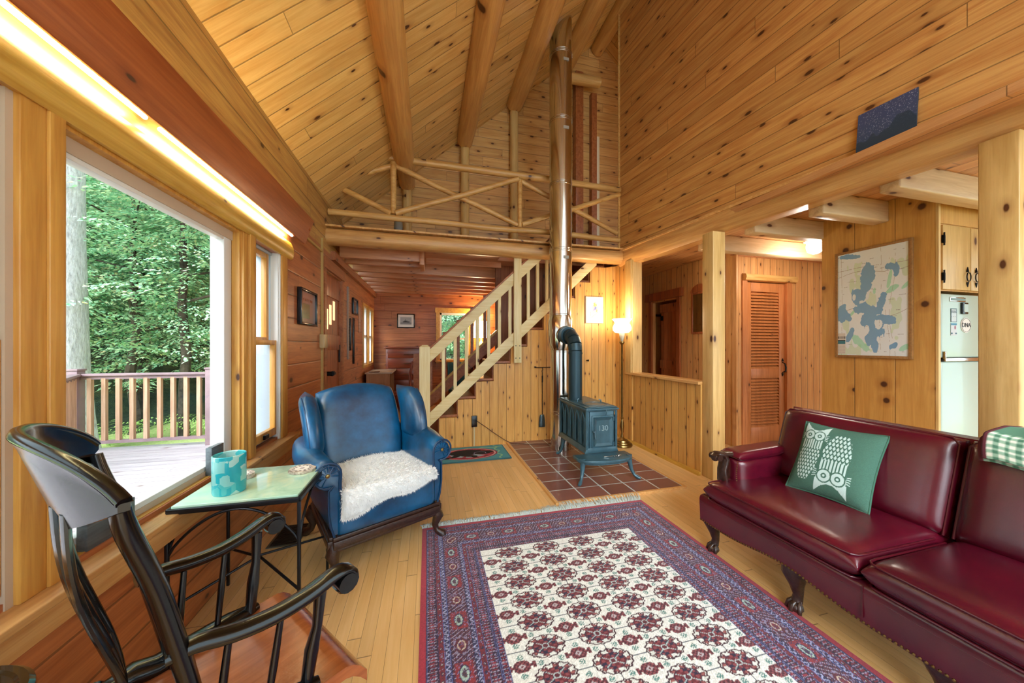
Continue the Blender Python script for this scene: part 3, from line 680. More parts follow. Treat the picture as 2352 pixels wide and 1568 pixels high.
# ================= ROCKING CHAIR (local: x forward, y to the sitter's left) =================
t = thing('rocking_chair', 'black lacquered rocking chair with curved crest and brown seat by the picture window', 'chair', (-.335, 1.184, 0), math.radians(40.4))
def B(m, name, mat, par=None, **k): return m.build(name, mat, par or t, local=True, **k)
m_crest = m_black
# seat: outline wider in front, rolled front edge
def seat_w(f): return .235 - .045*min(1, max(0, -f/.42))
def seatfn(top):
    def fn(u, v):
        f = -.44+.46*v; l = (2*u-1)*seat_w(f); z = .425
        if v > .86: z -= .05*((v-.86)/.14)**2
        if v < .2: z += .02*((.2-v)/.2)**2
        z -= .012*math.exp(-((f+.2)/.12)**2)*math.cos(l*6)
        return (f, l, z - (0 if top else .032))
    return fn
m = M().grid(seatfn(True), 24, 24); n0 = len(m.v); m.grid(lambda u, v: seatfn(False)(1-u, v), 24, 24)
W = 25
for j in range(24):
    for (a, b) in [(j*W, (j+1)*W)]: m.f.append((a, b, n0+(j+1)*W+24, n0+j*W+24))
    a, b = j*W+24, (j+1)*W+24; m.f.append((b, a, n0+j*W, n0+(j+1)*W))
for i in range(24):
    m.f.append((i+1, i, n0+24-i, n0+23-i)); a = 24*W+i; m.f.append((a, a+1, n0+24*W+23-i, n0+24*W+24-i))
m_seatw = wood('glossy_brown_seat', 'a96032', '8c4a24', along=0, across=1, width=None, knots=0, rough=.2, coat=.7)
B(m, 'seat', m_seatw)
for sg in (1, -1):
    pts = [(-.46+.04*i, sg*(seat_w(-.46+.04*i)-.012), .43+(.015 if i < 3 else 0)) for i in range(10)]
    B(M().tube(pts, [.012, .02]+[.026]*6+[.02, .01], 12, flat=1.3), 'seat_rim', m_black, ang=60)
B(M().tube([(-.445, -.20, .445), (-.46, 0, .45), (-.445, .20, .445)], .02, 12, flat=1.2), 'seat_rim', m_black, ang=60)
# crest (curved in plan, thin)
def crest_pt(s, z):
    k = min(1.2, max(0, (z-.955)/.17)); q = 1-s*s
    return (-.436-.055*q*(1-k)-.105*q**1.1*k, .278*s, z)
def crest_top(s): return 1.13 - .092*abs(s)**2.6
def crest_bot(s):
    b = .952 + .072*abs(s)**1.7
    d = abs(abs(s)-.0)
    d = abs(abs(s)-.28)
    if d < .17: b += .045*math.sqrt(max(0, 1-(d/.17)**2))
    return b
m = M(); NU, NVv = 48, 8
for side in (0, 1):
    for j in range(NVv+1):
        for i in range(NU+1):
            s = -1+2*i/NU; z0, z1 = crest_bot(s), max(crest_bot(s)+.004, crest_top(s)); z = z0+(z1-z0)*j/NVv
            p = crest_pt(s, z); e = .007 + .004*(j == NVv) 
            m.v.append((p[0]+(e if side else -e), p[1], p[2]))
W = NU+1; O = W*(NVv+1)
for j in range(NVv):
    for i in range(NU):
        a = j*W+i; m.f.append((a, a+W, a+W+1, a+1)); a += O; m.f.append((a, a+1, a+W+1, a+W))
for i in range(NU):
    m.f.append((i, i+1, O+i+1, O+i)); a = NVv*W+i; m.f.append((a+1, a, O+a, O+a+1))
for j in range(NVv):
    a = j*W; m.f.append((a+W, a, O+a, O+a+W)); a = j*W+NU; m.f.append((a, a+W, O+a+W, O+a))
B(m, 'crest_rail', m_black, ang=50)
cr = M().tube([(lambda p: (p[0], p[1], p[2]+.002))(crest_pt(-1+2*i/40, crest_top(-1+2*i/40))) for i in range(41)], .011, 8); B(cr, 'crest_roll', m_black, ang=60)
# posts and slats
for sg in (1, -1):
    pts = [(-.30, sg*.165, .40), (-.325, sg*.173, .53), (-.355, sg*.185, .68), (-.39, sg*.205, .84), (-.428, sg*.232, .97), (-.438, sg*.240, 1.02)]
    B(M().tube(smooth_path(pts, 4), smooth_vals([.015, .016, .017, .017, .016, .014], 4), 14, flat=1.5), 'back_post', m_black, ang=60)
for l0, l1 in [(-.085, -.12), (-.03, -.045), (.03, .045), (.085, .12)]:
    s = l1/.278; zt = crest_bot(s)+.01; pt = crest_pt(s, zt); pts = []
    for i in range(9):
        k = i/8; z = .42+(zt-.42)*k; f = -.40+(pt[0]+.40)*k + .012*math.sin(2*PI*k); pts.append((f, l0+(l1-l0)*k, z))
    m = M(); 
    for a, b in zip(pts[:-1], pts[1:]): pass
    wd = [.014, .014, .015, .017, .020, .024, .028, .028, .022]
    B(M().tube(pts, [.007]*9, 10, up=(1, 0, 0)), 'slat_core', m_black) if False else None
    pts = smooth_path(pts, 3); wd = smooth_vals(wd, 3); NP = len(pts)
    for i, p in enumerate(pts):
        for k in range(10):
            an = 2*PI*k/10; m.v.append((p[0]+.007*math.cos(an), p[1]+wd[i]*math.sin(an), p[2]))
    for i in range(NP-1):
        for k in range(10): m.f.append((i*10+k, i*10+(k+1) % 10, (i+1)*10+(k+1) % 10, (i+1)*10+k))
    m.f += [tuple(range(10))[::-1], tuple((NP-1)*10+k for k in range(10))]
    B(m, 'slat', m_black, ang=60)
# arms with scrolls, supports, spindles
for sg in (1, -1):
    P = [(-.375, .182, .682), (-.33, .188, .682), (-.27, .200, .668), (-.20, .212, .664), (-.13, .224, .676), (-.08, .232, .694), (-.05, .237, .700)]
    m = M(); n = 12
    path = smooth_path([Vector((f, sg*l, z)) for f, l, z in P], 3)
    c = Vector((-.048, sg*.237, .670))
    for k in range(1, 9):
        a = PI/2 - k*PI*.17; r = .030 - .0016*k; path.append(c+Vector((r*math.cos(a), 0, r*math.sin(a))))
    wd = smooth_vals([.020, .021, .022, .023, .024, .024, .024], 3)+[.024]*8; ht = smooth_vals([.013, .015, .016, .016, .016, .015, .012], 3)+[.010]*8
    for i, p in enumerate(path):
        a_ = path[max(0, i-1)]; b_ = path[min(len(path)-1, i+1)]; tt = (b_-a_).normalized(); sd = Vector((0, 1, 0)); sd = (sd-tt*sd.dot(tt)).normalized(); up = tt.cross(sd)
        for k in range(n):
            an = 2*PI*k/n; ca, sa = math.cos(an), math.sin(an); q = (abs(ca)**3+abs(sa)**3)**(-1/3.)
            m.v.append(p+sd*ca*q*wd[i]+up*sa*q*ht[i])
    for i in range(len(path)-1):
        for k in range(n): m.f.append((i*n+k, i*n+(k+1) % n, (i+1)*n+(k+1) % n, (i+1)*n+k))
    m.f += [tuple(range(n))[::-1], tuple((len(path)-1)*n+k for k in range(n))]
    m.tube([(c.x, c.y-.0245, c.z), (c.x, c.y+.0245, c.z)], .024, 14)
    B(m, 'arm', m_black, ang=60)
    B(M().tube([(-.125, sg*.20, .43), (-.115, sg*.207, .52), (-.105, sg*.215, .58), (-.10, sg*.222, .672)], [.014, .017, .012, .015], 12), 'arm_support', m_black, ang=60)
    for f0, f1, l0, l1 in [(-.21, -.185, .192, .214), (-.30, -.28, .178, .199)]:
        B(M().tube([(f0, sg*l0, .43), ((f0+f1)/2, sg*(l0+l1)/2, .54), (f1, sg*l1, .66)], [.0075, .009, .007], 10), 'spindle', m_black, ang=60)
    B(M().tube([(-.08, sg*.17, .40), (-.05, sg*.195, .2), (-.04, sg*.205, .05)], [.016, .02, .014], 12), 'leg', m_black, ang=60)
    B(M().tube([(-.37, sg*.14, .40), (-.40, sg*.175, .2), (-.41, sg*.195, .05)], [.016, .02, .014], 12), 'leg', m_black, ang=60)
    rk = [(-.70+.70*i/14, sg*.205, .022+.22*((i/14*.7-.36)**2)) for i in range(15)]
    B(M().tube(rk, .016, 10, flat=.8), 'rocker', m_black, ang=60)
B(M().tube([(-.05, -.19, .22), (-.05, 0, .22), (-.05, .19, .22)], [.009, .014, .009], 10), 'stretcher', m_black)
B(M().tube([(-.40, -.17, .20), (-.40, .17, .20)], .009, 10), 'stretcher', m_black)
# ================= ROUND TABLE (bottom-left corner) =================
t = thing('round_side_table', 'small dark glossy round table with a moulded brass-edged top behind the rocking chair', 'table', (-.925, .84, 0))
m_dkg = plain('dark_bronze_top', '4a3a26', .15, .7, coat=.6, var=.4)
M().lathe([(.0, .592), (.125, .592), (.130, .597), (.142, .597), (.150, .590), (.152, .578), (.146, .566), (.13, .558), (0, .556)], (-.925, .84, 0), 48).build('table_top', m_dkg, t)
M().lathe([(.02, .03), (.035, .1), (.018, .2), (.025, .35), (.018, .5), (.05, .556), (.0, .556)], (-.925, .84, 0), 20).build('pedestal', m_dkg, t)
M().lathe([(.0, 0), (.12, 0), (.12, .015), (.04, .035), (.0, .04)], (-.925, .84, 0), 32).build('base', m_dkg, t)
# ================= IRON SIDE TABLE =================
x0, x1, y0, y1, zt = -1.045, -.56, 1.68, 2.115, .618
t = thing('iron_side_table', 'wrought iron side table with pale green glass top beside the picture window', 'table', ((x0+x1)/2, (y0+y1)/2, 0))
b_ = .013
fr = M(); 
for a, c_ in [((x0, y0), (x1, y0)), ((x1, y0), (x1, y1)), ((x0, y1), (x1, y1)), ((x0, y0), (x0, y1))]:
    fr.beam((a[0], a[1], zt-.012), (c_[0], c_[1], zt-.012), .014, .022)
fr.build('frame', m_iron, t, bevel=.002, smooth=False)
tg = NT('marbled_green_glass'); nz = tg.noise(tg.coord(), 6, 5, .6, 1.2)
tg.lk(tg.ramp(nz, [(.3, rgba('9fc9ae')), (.5, rgba('b9dcc4')), (.7, rgba('d5e6c4'))]), tg.b.inputs['Base Color']); tg.pr(Roughness=.09, Coat_Weight=.5)
M().box(x0+.008, x1-.008, y0+.008, y1-.008, zt-.006, zt+.008).build('glass_top', tg.m, t, smooth=False, bevel=.002)
for x, y in [(x0, y0), (x1, y0), (x0, y1), (x1, y1)]:
    M().box(x-b_/2, x+b_/2, y-b_/2, y+b_/2, 0, zt-.02).build('leg', m_iron, t, smooth=False, bevel=.002)
def arc(a, b, n=24):
    a, b = Vector(a), Vector(b); pts = []
    for i in range(n+1):
        k = i/n; p = a.lerp(b, k); p.z = zt-.20 + .175*math.sin(PI*k)**.75; pts.append(p)
    return M().tube(pts, .006, 8)
arc((x0, y0, 0), (x1, y0, 0)).build('arch', m_iron, t); arc((x1, y0, 0), (x1, y1, 0)).build('arch', m_iron, t)
arc((x0, y1, 0), (x1, y1, 0)).build('arch', m_iron, t); arc((x0, y0, 0), (x0, y1, 0)).build('arch', m_iron, t)
M().tube([(x0, y0, .20), ((x0+x1)/2, (y0+y1)/2, .26), (x1, y1, .20)], .006, 8).build('cross_stretcher', m_iron, t)
M().tube([(x1, y0, .20), ((x0+x1)/2, (y0+y1)/2, .25), (x0, y1, .20)], .006, 8).build('cross_stretcher', m_iron, t)
# votive holder
tb = NT('blue_tissue_glass'); co = tb.coord(); vo = tb.n('ShaderNodeTexVoronoi', distance='CHEBYCHEV'); tb.lk(co, vo.inputs['Vector']); vo.inputs['Scale'].default_value = 21
sc_ = tb.n('ShaderNodeSeparateXYZ'); tb.lk(vo.outputs['Color'], sc_.inputs[0])
tb.lk(tb.ramp(sc_.outputs[0], [(0, rgba('28c4d4')), (.3, rgba('5cd6da')), (.55, rgba('9ceae6')), (.8, rgba('c4f4ec'))], 'CONSTANT'), tb.b.inputs['Base Color'])
tb.pr(Roughness=.25, Transmission_Weight=.35, Coat_Weight=.3)
cx, cy = -.885, 1.80
o = M().lathe([(0, 0), (.060, 0), (.0625, .01), (.0625, .17), (.059, .172), (.056, .168), (.056, .012), (0, .010)], (0, 0, 0), 40).build('candle_holder', tb.m); o.location = (cx, cy, .627)
tag(o, 'tall blue glass candle holder patched in turquoise on the side table', 'candle holder')
def disc(u, v, k):
    def fn(s, t_):
        x, y = (s-.5)*2, (t_-.5)*2; r = np.hypot(x, y); a = np.arctan2(y, x)
        rgb = np.tile(hexa('e8dcd0'), (*s.shape, 1)); paint(rgb, r > .80+.05*np.sin(a*9), '6a5a52'); paint(rgb, (r > .86) & (np.sin(a*14) > 0), 'e8dcd0')
        rose = (np.hypot(x*1.3, y) < .32) & (np.sin(x*26+y*9)*np.cos(y*22-x*7) > -.15); paint(rgb, rose, '7a5a6a')
        return rgb
    return fn
m_vc = vcol('painted_surface', .6)
def coaster(px, py, r, lab, h=.012):
    N = 36; m = M(); prof = [1+.03*math.sin(9*a*2*PI/N)+.02*math.cos(5*a*2*PI/N) for a in range(N)]
    m.prism([(px+r*prof[i]*math.cos(2*PI*i/N), py+r*prof[i]*math.sin(2*PI*i/N)) for i in range(N)], .627, .627+h)
    t2 = thing('coaster', lab, 'coaster', (px, py, .627)); m.build('body', plain('coaster_edge', '8a7464', .7, var=.5, vscale=50, c2='d8c8b8'), t2, smooth=False)
    q = r*.7
    ob = painted('painted_face', (px-q, py-q, .627+h+.0006), (2*q, 0, 0), (0, 2*q, 0), 60, 60, disc(0, 0, 0), m_vc, t2)
    return t2
coaster(-.652, 2.0, .062, 'round scalloped floral coaster near the right end of the glass table')
coaster(-.905, 1.965, .045, 'small wood slice coaster half hidden behind the blue candle holder', .022)
# items on the sill
for y0, y1, z1, lab in [(2.05, 2.155, .765, 'weathered dark wood block on the far end of the window stool'), (1.40, 1.585, .72, 'weathered dark wood block on the window stool behind the rocking chair')]:
    o = M().box(-1.113, -1.085, y0, y1, .602, z1).build('wood_block', wood('grey_block', '5c6468', '3c4246', along=1, across=2, width=None, knots=.1), smooth=False, bevel=.002); origin(o, (-1.10, y0, .602)); tag(o, lab, 'block')
# ================= WING CHAIR (local: x along its front, y towards its back) =================
t = thing('wing_chair', 'blue leather wing chair with rolled arms and dark carved base', 'armchair', (-.218, 2.159, 0), math.radians(27))
# base
m = M()
for a, c_ in [((-.325, .0), (.325, .0)), ((-.325, 0), (-.30, .60)), ((.325, 0), (.30, .60)), ((-.30, .60), (.30, .60))]:
    m.beam((*a, .195), (*c_, .195), .05, .045); m.beam((*a, .228), (*c_, .228), .035, .022); m.beam((*a, .165), (*c_, .165), .036, .02)
B(m, 'base_rail', m_carve, smooth=False, bevel=.004)
for sx, y in [(-1, .02), (1, .02), (-1, .58), (1, .58)]:
    x = sx*.31; d = sx*.03; f_ = -.03 if y < .3 else .03
    B(M().tube([(x, y, .19), (x+d*.5, y+f_*.6, .14), (x, y, .08), (x+d*.3, y+f_*.3, .04), (x+d*1.2, y+f_*1.2, .022), (x+d*1.3, y+f_*1.3, .0)], [.032, .036, .022, .018, .028, .024], 14), 'leg', m_carve, ang=60)
# seat body and cushion
B(M().slab(lambda u, v: ((2*u-1)*.29, -.015+.02*v, .24+.19*v), lambda u, v: .03, 16, 12, 8), 'front_panel', m_blue) if False else None
def front_fn(u, v): return (((2*u-1)*.30, .01, .235+.20*v), (0, 1, 0))
B(M().slab(front_fn, .045, 24, 12, 8), 'front_panel', m_blue)
B(M().slab(lambda u, v: (((2*u-1)*.29, .02+.54*v, .385), (0, 0, 1)), lambda u, v: .075, 22, 22, 8), 'seat_cushion', m_blue)
# back: crowned outline, concave lean
def backfn(u, v):
    s = 2*u-1; hw = .265+.03*math.sin(PI*min(1, v))+.01*v
    top = 1.0 - .05*abs(s)**2.2
    z = .38 + (top-.38)*v
    y = .53 + .20*(v**1.2) - .02*s*s
    n = Vector((0, -1, .25)).normalized()
    return ((hw*s, y, z), n)
B(M().slab(backfn, .085, 28, 28, 7), 'backrest', m_blue)
for sg in (1, -1):
    # wings: thick rounded ears
    def wf(u, v, sg=sg):
        z = .60+.365*v; y = .27+.30*u + .17*v**1.4 - .03*math.sin(PI*v); ed = 1-.22*max(0, (v-.7)/.3)**2*(1-u)
        y = .62+.09*v - (.62+.09*v-y)*ed
        return ((sg*(.315+.035*(1-u)+.02*v), y, z), (sg*1.0, -.25, 0))
    B(M().slab(wf, lambda u, v: .068-.02*u, 20, 26, (2.2, 7)), 'wing', m_blue)
    wp = []
    for k in range(25):
        p_, n_ = wf(.06, .03+.94*k/24); wp.append(Vector(p_)+Vector(n_)*.030)
    B(M().tube(wp, .0045, 8), 'piping', m_bluep)
    # arm: profile swept along y
    m = M(); NY = 16; pr = []
    for k in range(25):   # profile in (h, z), going from bottom outside over the roll to the inside
        q = k/24
        pr.append(q)
    def prof(sc, zt_, ho, v):
        pts = [(.315+ho*.0, .235), (.335+ho*.4, .30), (.345+ho*.6, .38), (.345+ho*.7, .46), (.345+ho*.8, .50)]
        cx_, cz_ = .35+ho, zt_; r = .068*sc
        for k in range(15):
            a = math.radians(-115+k*(300/14)); pts.append((cx_+r*math.cos(a), cz_+r*math.sin(a)))
        pts += [(.285, .50), (.275, .44), (.275, .38), (.275, .235)]
        return pts
    pr0 = None
    for j in range(NY+1):
        v = j/NY; y = .0+.60*v; sc = 1.0+.15*math.sin(PI*v); zt_ = .585+.03*v; ho = .0+.03*math.sin(PI*v*.9)
        e = 1 if j > 0 else .93
        ps = prof(sc*e, zt_, ho, v)
        cxm, czm = .33, .42
        m.v += [(sg*(cxm+(p[0]-cxm)*e), y+(.012 if j > 0 else 0), czm+(p[1]-czm)*e) for p in ps]; L_ = len(ps)
    for j in range(NY):
        for k in range(L_-1):
            a = j*L_+k; f = (a, a+1, a+L_+1, a+L_); m.f.append(f if sg < 0 else f[::-1])
        a = j*L_+L_-1; b2 = j*L_; f = (a, b2, b2+L_, a+L_); m.f.append(f if sg < 0 else f[::-1])
    f = tuple(range(L_)); m.f.append(f if sg > 0 else f[::-1]); f = tuple(NY*L_+k for k in range(L_)); m.f.append(f if sg < 0 else f[::-1])
    B(m, 'arm', m_blue, ang=70)
    # welt around the arm front and a button
    ps = prof(1.0, .585, 0, 0)[:-1]
    pts = [(sg*p[0], -.006, p[1]) for p in ps]
    B(M().tube(pts, .006, 8), 'piping', m_bluep)
    pts = [(sg*(.33+(p[0]-.33)*.86), -.004, .42+(p[1]-.42)*.93) for p in ps]
    B(M().tube(pts, .004, 8), 'piping', m_bluep)
    for a in range(-2, 7):
        an = math.radians(a*32); B(M().tube([(sg*(.35+.018*math.cos(an)), -.006, .585+.018*math.sin(an)), (sg*(.35+.054*math.cos(an)), -.002, .585+.058*math.sin(an))], [.002, .005], 6), 'pleat', m_blue)
    B(M().lathe([(.0, .006), (.010, .004), (.012, 0), (0, 0)], (sg*.35, -.008, .585), 14, Matrix.Rotation(PI/2, 3, 'X')), 'button', m_brass)
# sheepskin
t_w = NT('white_fleece'); t_w.pr(Base_Color=(1, 1, 1, 1), Roughness=.95, Sheen_Weight=.3)
rn = random.Random(3)
def skin(u, v):
    # v: 0 back .. 1 hanging front edge
    x = (2*u-1)*.275; y = .50-.53*min(1, v/.78); z = .468+.012*math.cos((2*u-1)*2.2)
    if v > .70:
        k = (v-.70)/.30; drop = .075*(1-u)+.045+.014*math.sin(u*11); y = .035-.085*math.sin(min(1, k*1.5)*PI/2); z = .474-.012*k-(drop*max(0, k-.25)/.75)
        x = x*(1+.02*k) - .01*k
    e = .022*mnoise.noise(Vector((u*3, v*3, 1)))
    return Vector((x, y, z+.03*math.sin(PI*min(1, max(0, u)))**.5*.3+e*.4+.006))
m = M(); NU_, NV_ = 60, 70
def sk2(u, v):
    ed = .03*mnoise.noise(Vector((u*4, 9, v*4)))
    p = skin(min(1, max(0, u)), min(1, max(0, v)))
    return p
m.grid(lambda u, v: sk2(u, v), NU_, NV_)
fib = []
for i in range(24000):
    u, v = rn.random(), rn.random()**.9
    if rn.random() < .22: u = rn.choice([0, 1, u]); v = 1 if u not in (0, 1) else v
    p = skin(u, v); e = .01
    du = skin(min(1, u+e), v)-skin(max(0, u-e), v); dv = skin(u, min(1, v+e))-skin(u, max(0, v-e)); nn = du.cross(dv); nn = -nn.normalized() if nn.length > 0 else Vector((0, 0, 1))
    if nn.z < 0 and abs(nn.z) > .3: nn = -nn
    if nn.y > .3: nn = -nn
    d = (nn*.7+Vector((rn.uniform(-.6, .6), rn.uniform(-.7, .2), rn.uniform(-.5, .5)))).normalized()
    L_ = rn.uniform(.016, .032); sd = d.orthogonal().normalized()*rn.uniform(.0010, .0020)
    k = len(m.v); m.v += [p-sd, p+sd, p+d*L_*.6+sd*.8+Vector((0, 0, -.002)), p+d*L_+Vector((0, 0, -.006))]; m.f.append((k, k+1, k+2, k+3))
sk = M(); sk.v, sk.f = m.v, m.f
o = sk.build('sheepskin', t_w.m); o.location = (-.218, 2.159, 0); o.rotation_euler = (0, 0, math.radians(27)); 
tag(o, 'fluffy white sheepskin draped over the seat of the blue wing chair', 'sheepskin')
# ================= SOFA =================
SX, SY = 2.05, .55
t = thing('leather_sofa', 'oxblood leather sofa with nailhead trim and carved claw feet', 'sofa', (SX, SY, 0))
cy_ = [1.70, .93, .16, -.61]; NAMES = 0
for a, b2 in zip(cy_[:-1], cy_[1:]):
    def cf(u, v, a=a, b2=b2): return ((1.655+.62*u, b2+.004+(a-b2-.008)*v, .405+.01*u), (0, 0, 1))
    B2 = M().slab(cf, lambda u, v: .062+.008*math.sin(PI*u)*math.sin(PI*v), 26, 26, 12, .5).build('seat_cushion', m_wine, t)
    for zz in (.451, .359):
        y_a, y_b = b2+.016, a-.016
        pts = [(2.15, y_b, zz), (1.72, y_b, zz), (1.685, y_b-.004, zz), (1.668, y_b-.018, zz), (1.663, y_b-.05, zz)]+[(1.662, y_b-.05-(y_b-y_a-.10)*k/20, zz) for k in range(1, 20)]+[(1.663, y_a+.05, zz), (1.668, y_a+.018, zz), (1.685, y_a+.004, zz), (1.72, y_a, zz), (2.15, y_a, zz)]
        M().tube(pts, .0045, 8).build('piping', m_winep, t)
    def bf(u, v, a=a, b2=b2):
        x = 2.24+.13*v; n = Vector((-1, 0, .32)).normalized()
        aa = a if a > 1.5 else a-.004
        return ((x, b2+.004+(aa-b2-.008)*u, .44+.43*v), n)
    M().slab(bf, lambda u, v: .085, 22, 22, 12, .5).build('back_cushion', m_wine, t)
    pts = []
    for k in range(33):
        q = k/32; y_a, y_b = b2+.012, a-.012
        if q < .3: u_, v_ = 0, q/.3
        elif q < .7: u_, v_ = (q-.3)/.4, 1
        else: u_, v_ = 1, 1-(q-.7)/.3
        p, n = bf(.012+.976*u_, .02+.965*v_); pts.append(Vector(p)+n*.045)
    M().tube(pts, .005, 8).build('piping', m_winep, t)
# outer back
M().slab(lambda u, v: ((2.36+.10*v, -.66+2.40*u, .25+.625*v), (1, 0, -.1)), .07, 30, 12, 12).build('back_frame', m_wine, t)
# apron with scalloped lower edge
def scal(y):
    return .175 + .018*math.cos((y-1.237)/.957*2*PI) + .006*math.cos((y-1.237)/.4785*2*PI)
m = M(); NY = 120
for i in range(NY+1):
    y = 1.74-2.38*i/NY; zb = scal(y)+.02
    for (x, z) in [(1.70, zb), (1.678, zb+.01), (1.672, .30), (1.672, .335), (1.680, .350), (1.70, .355), (1.76, .355), (1.76, zb)]: m.v.append((x, y, z))
for i in range(NY):
    for k in range(8): a = i*8+k; b3 = i*8+(k+1) % 8; m.f.append((a, b3, b3+8, a+8))
m.f += [tuple(range(8))[::-1], tuple(NY*8+k for k in range(8))]
m.build('apron', m_wine, t, ang=50)
m = M()
for i in range(150):
    y = 1.735-2.33*i/150; m.lathe([(.0, .005), (.004, .0035), (.0058, 0)], (1.6765, y, scal(y)+.036), 6, Matrix.Rotation(-PI/2, 3, 'Y'))
m.build('nailhead_trim', m_brass, t)
M().box(1.70, 2.40, 1.70, 1.735, .25, .36).build('side_apron', m_wine, t, bevel=.006, smooth=False)
M().box(1.72, 2.38, -.62, 1.70, .25, .355).build('seat_deck', m_wine, t, smooth=False)
M().box(1.6695, 1.674, .926, .929, .22, .345).build('seam', m_winep, t, smooth=False)
M().tube([(1.676, 1.735-2.33*k/40, .315+.002*math.sin(k)) for k in range(41)], .0045, 8).build('piping', m_winep, t)
# arm near the hall post
def armf(u, v):
    x = 1.855+.46*u; z = .40+.185*v+.02*u
    return ((x, 1.69, z), (0, 1, 0))
M().slab(armf, lambda u, v: .075, 18, 16, 8, .5).build('arm', m_wine, t)
M().slab(lambda u, v: ((1.85+.50*u, 1.62+.14*v, .605+.02*u), (0, 0, 1)), .03, 18, 12, 8).build('arm_pad', m_wine, t)
ap = M().tube([(1.83, 1.69, .40), (1.80, 1.69, .45), (1.795, 1.69, .52), (1.815, 1.69, .585), (1.79, 1.69, .615), (1.755, 1.69, .62), (1.735, 1.69, .605), (1.738, 1.69, .588), (1.752, 1.69, .592)], [.022, .02, .017, .018, .018, .017, .016, .013, .010], 12, flat=1.9)
ap.tube([(1.748, 1.655, .603), (1.748, 1.725, .603)], .02, 14).tube([(1.80, 1.69, .615), (1.86, 1.69, .612)], .016, 10, flat=1.8).build('arm_scroll', m_carve, t, ang=60)
m = M()
for k in range(14): m.lathe([(0, .004), (.003, .003), (.0045, 0)], (1.842-.012*math.sin(k/13*PI), 1.622+.0*k, .42+.165*k/13), 6, Matrix.Rotation(PI/2, 3, 'X'))
m.build('nailhead_trim', m_brass, t)
# carved cabriole legs
def claw(x, y, sx):
    lg = M().tube([(x, y, .30), (x-.012*sx, y, .24), (x-.022*sx, y, .19), (x-.006*sx, y, .13), (x+.004*sx, y, .08), (x-.004*sx, y, .05)], [.050, .056, .050, .030, .021, .023], 16).build('leg', m_carve, t, ang=60)
    f = M().lathe([(0, 0), (.022, .004), (.032, .02), (.028, .038), (.014, .05), (0, .052)], (x-.012*sx, y, 0), 16)
    for a in (-1, 0, 1): f.tube([(x-.006*sx, y+.012*a, .055), (x-(.030 if a == 0 else .022)*sx, y+.024*a, .04), (x-(.045 if a == 0 else .03)*sx, y+.03*a, .012), (x-(.046 if a == 0 else .032)*sx, y+.031*a, .0)], [.011, .011, .009, .003], 8)
    kc = M()
    for k in range(9):
        a = -1.2+2.4*k/8; kc.tube([(x-.04*sx*math.cos(a), y+.05*math.sin(a), .25), (x-.058*sx*math.cos(a), y+.04*math.sin(a), .21), (x-.034*sx*math.cos(a), y+.022*math.sin(a), .16)], [.005, .009, .003], 6)
    f.build('claw_foot', m_carve, lg, ang=60); kc.build('knee_carving', m_carve, lg, ang=60)
for k in range(5): claw(1.752, 1.70-.4785*k, 1)
for y in (1.66, -.6): claw(2.36, y, -1)
# owl pillow
gc, wc = 'x', 'y'
def owl(s, t_):
    rgb = np.tile(hexa('42695a'), (*s.shape, 1)); rng = np.random.RandomState(2)
    nz = rng.rand(*s.shape)*.10-.05; rgb = rgb*(1+nz[..., None]); W = hexa('bcd6d2'); G = hexa('42695a')
    def one(cx, top, flip, sc, h):
        # local coords: a across, b down from head top
        a = (s-cx)/sc; b = (top-t_)/sc if not flip else (t_-top)/sc
        if flip: a = -a
        # ears / brow
        ear = (b > -.02+.30*0) & (np.abs(a) < .155) & (b < .17) & (b > .06-.55*np.maximum(0, np.abs(a)-.03)+0) & (b > .035)
        ear |= (np.abs(a) > .09) & (np.abs(a) < .165) & (b > (.165-np.abs(a))*.9-.04) & (b < .10+.6*(.165-np.abs(a)))
        for m_, in [(ear,)]: rgb[m_] = W
        body_w = .150*np.sqrt(np.clip(1-((b-.38)/(h-.38+.02))**2*(b > .38), 0, 1)); body_w = np.where(b < .38, .135+.03*(b-.2), body_w)
        inb = (np.abs(a) < body_w) & (b > .20) & (b < h)
        row = np.floor((b-.20)/.052); ph = (row % 2)*.5; ca = a/.040+ph; fa = ca-np.floor(ca)-.5; fb = (b-.20)/.052-row
        lean_ = (a*.9)
        leaf = (np.abs(fa+.0)/.40 + np.abs(fb-.42)/.62 < 1.0)
        st = (np.abs((a/.036-np.floor(a/.036))-.5) < .30) & (b < .34)
        m1 = inb & np.where(b < .33, st, leaf); rgb[m1] = W
        for ex in (-.072, .072):
            r = np.hypot(a-ex, b-.145); rgb[r < .080] = G; rgb[r < .066] = W; rgb[(r < .030)] = G; rgb[r < .014] = W
        for k in range(4):
            for sg in (-1, 1):
                x0, y0 = sg*(.165), .13+.022*k; d = np.abs((b-y0)-(-.35+.2*k)*(np.abs(a)-.165)); rgb[(d < .005) & (sg*a > .158) & (sg*a < .195)] = W
    one(.215, .95, False, 1.02, .79); one(.575, .08, True, 1.2, .66)
    return np.clip(rgb, 0, 1)
t = thing('owl_cushion', 'green square cushion with two pale owls, one upside down, on the sofa', 'cushion', (2.05, 1.33, .47))
m_hook = vcol('hooked_wool', .95, bumpn=.6, bscale=300)
BL = Vector((2.035, 1.475, .475)); BR = Vector((2.075, 1.135, .475)); TL = Vector((2.235, 1.50, .835)); U_ = (BR-BL); V_ = TL-BL
bulge = lambda s, t_: .058*(np.clip(1-np.abs(2*s-1)**3, 0, 1)*np.clip(1-np.abs(2*t_-1)**3, 0, 1))**.6
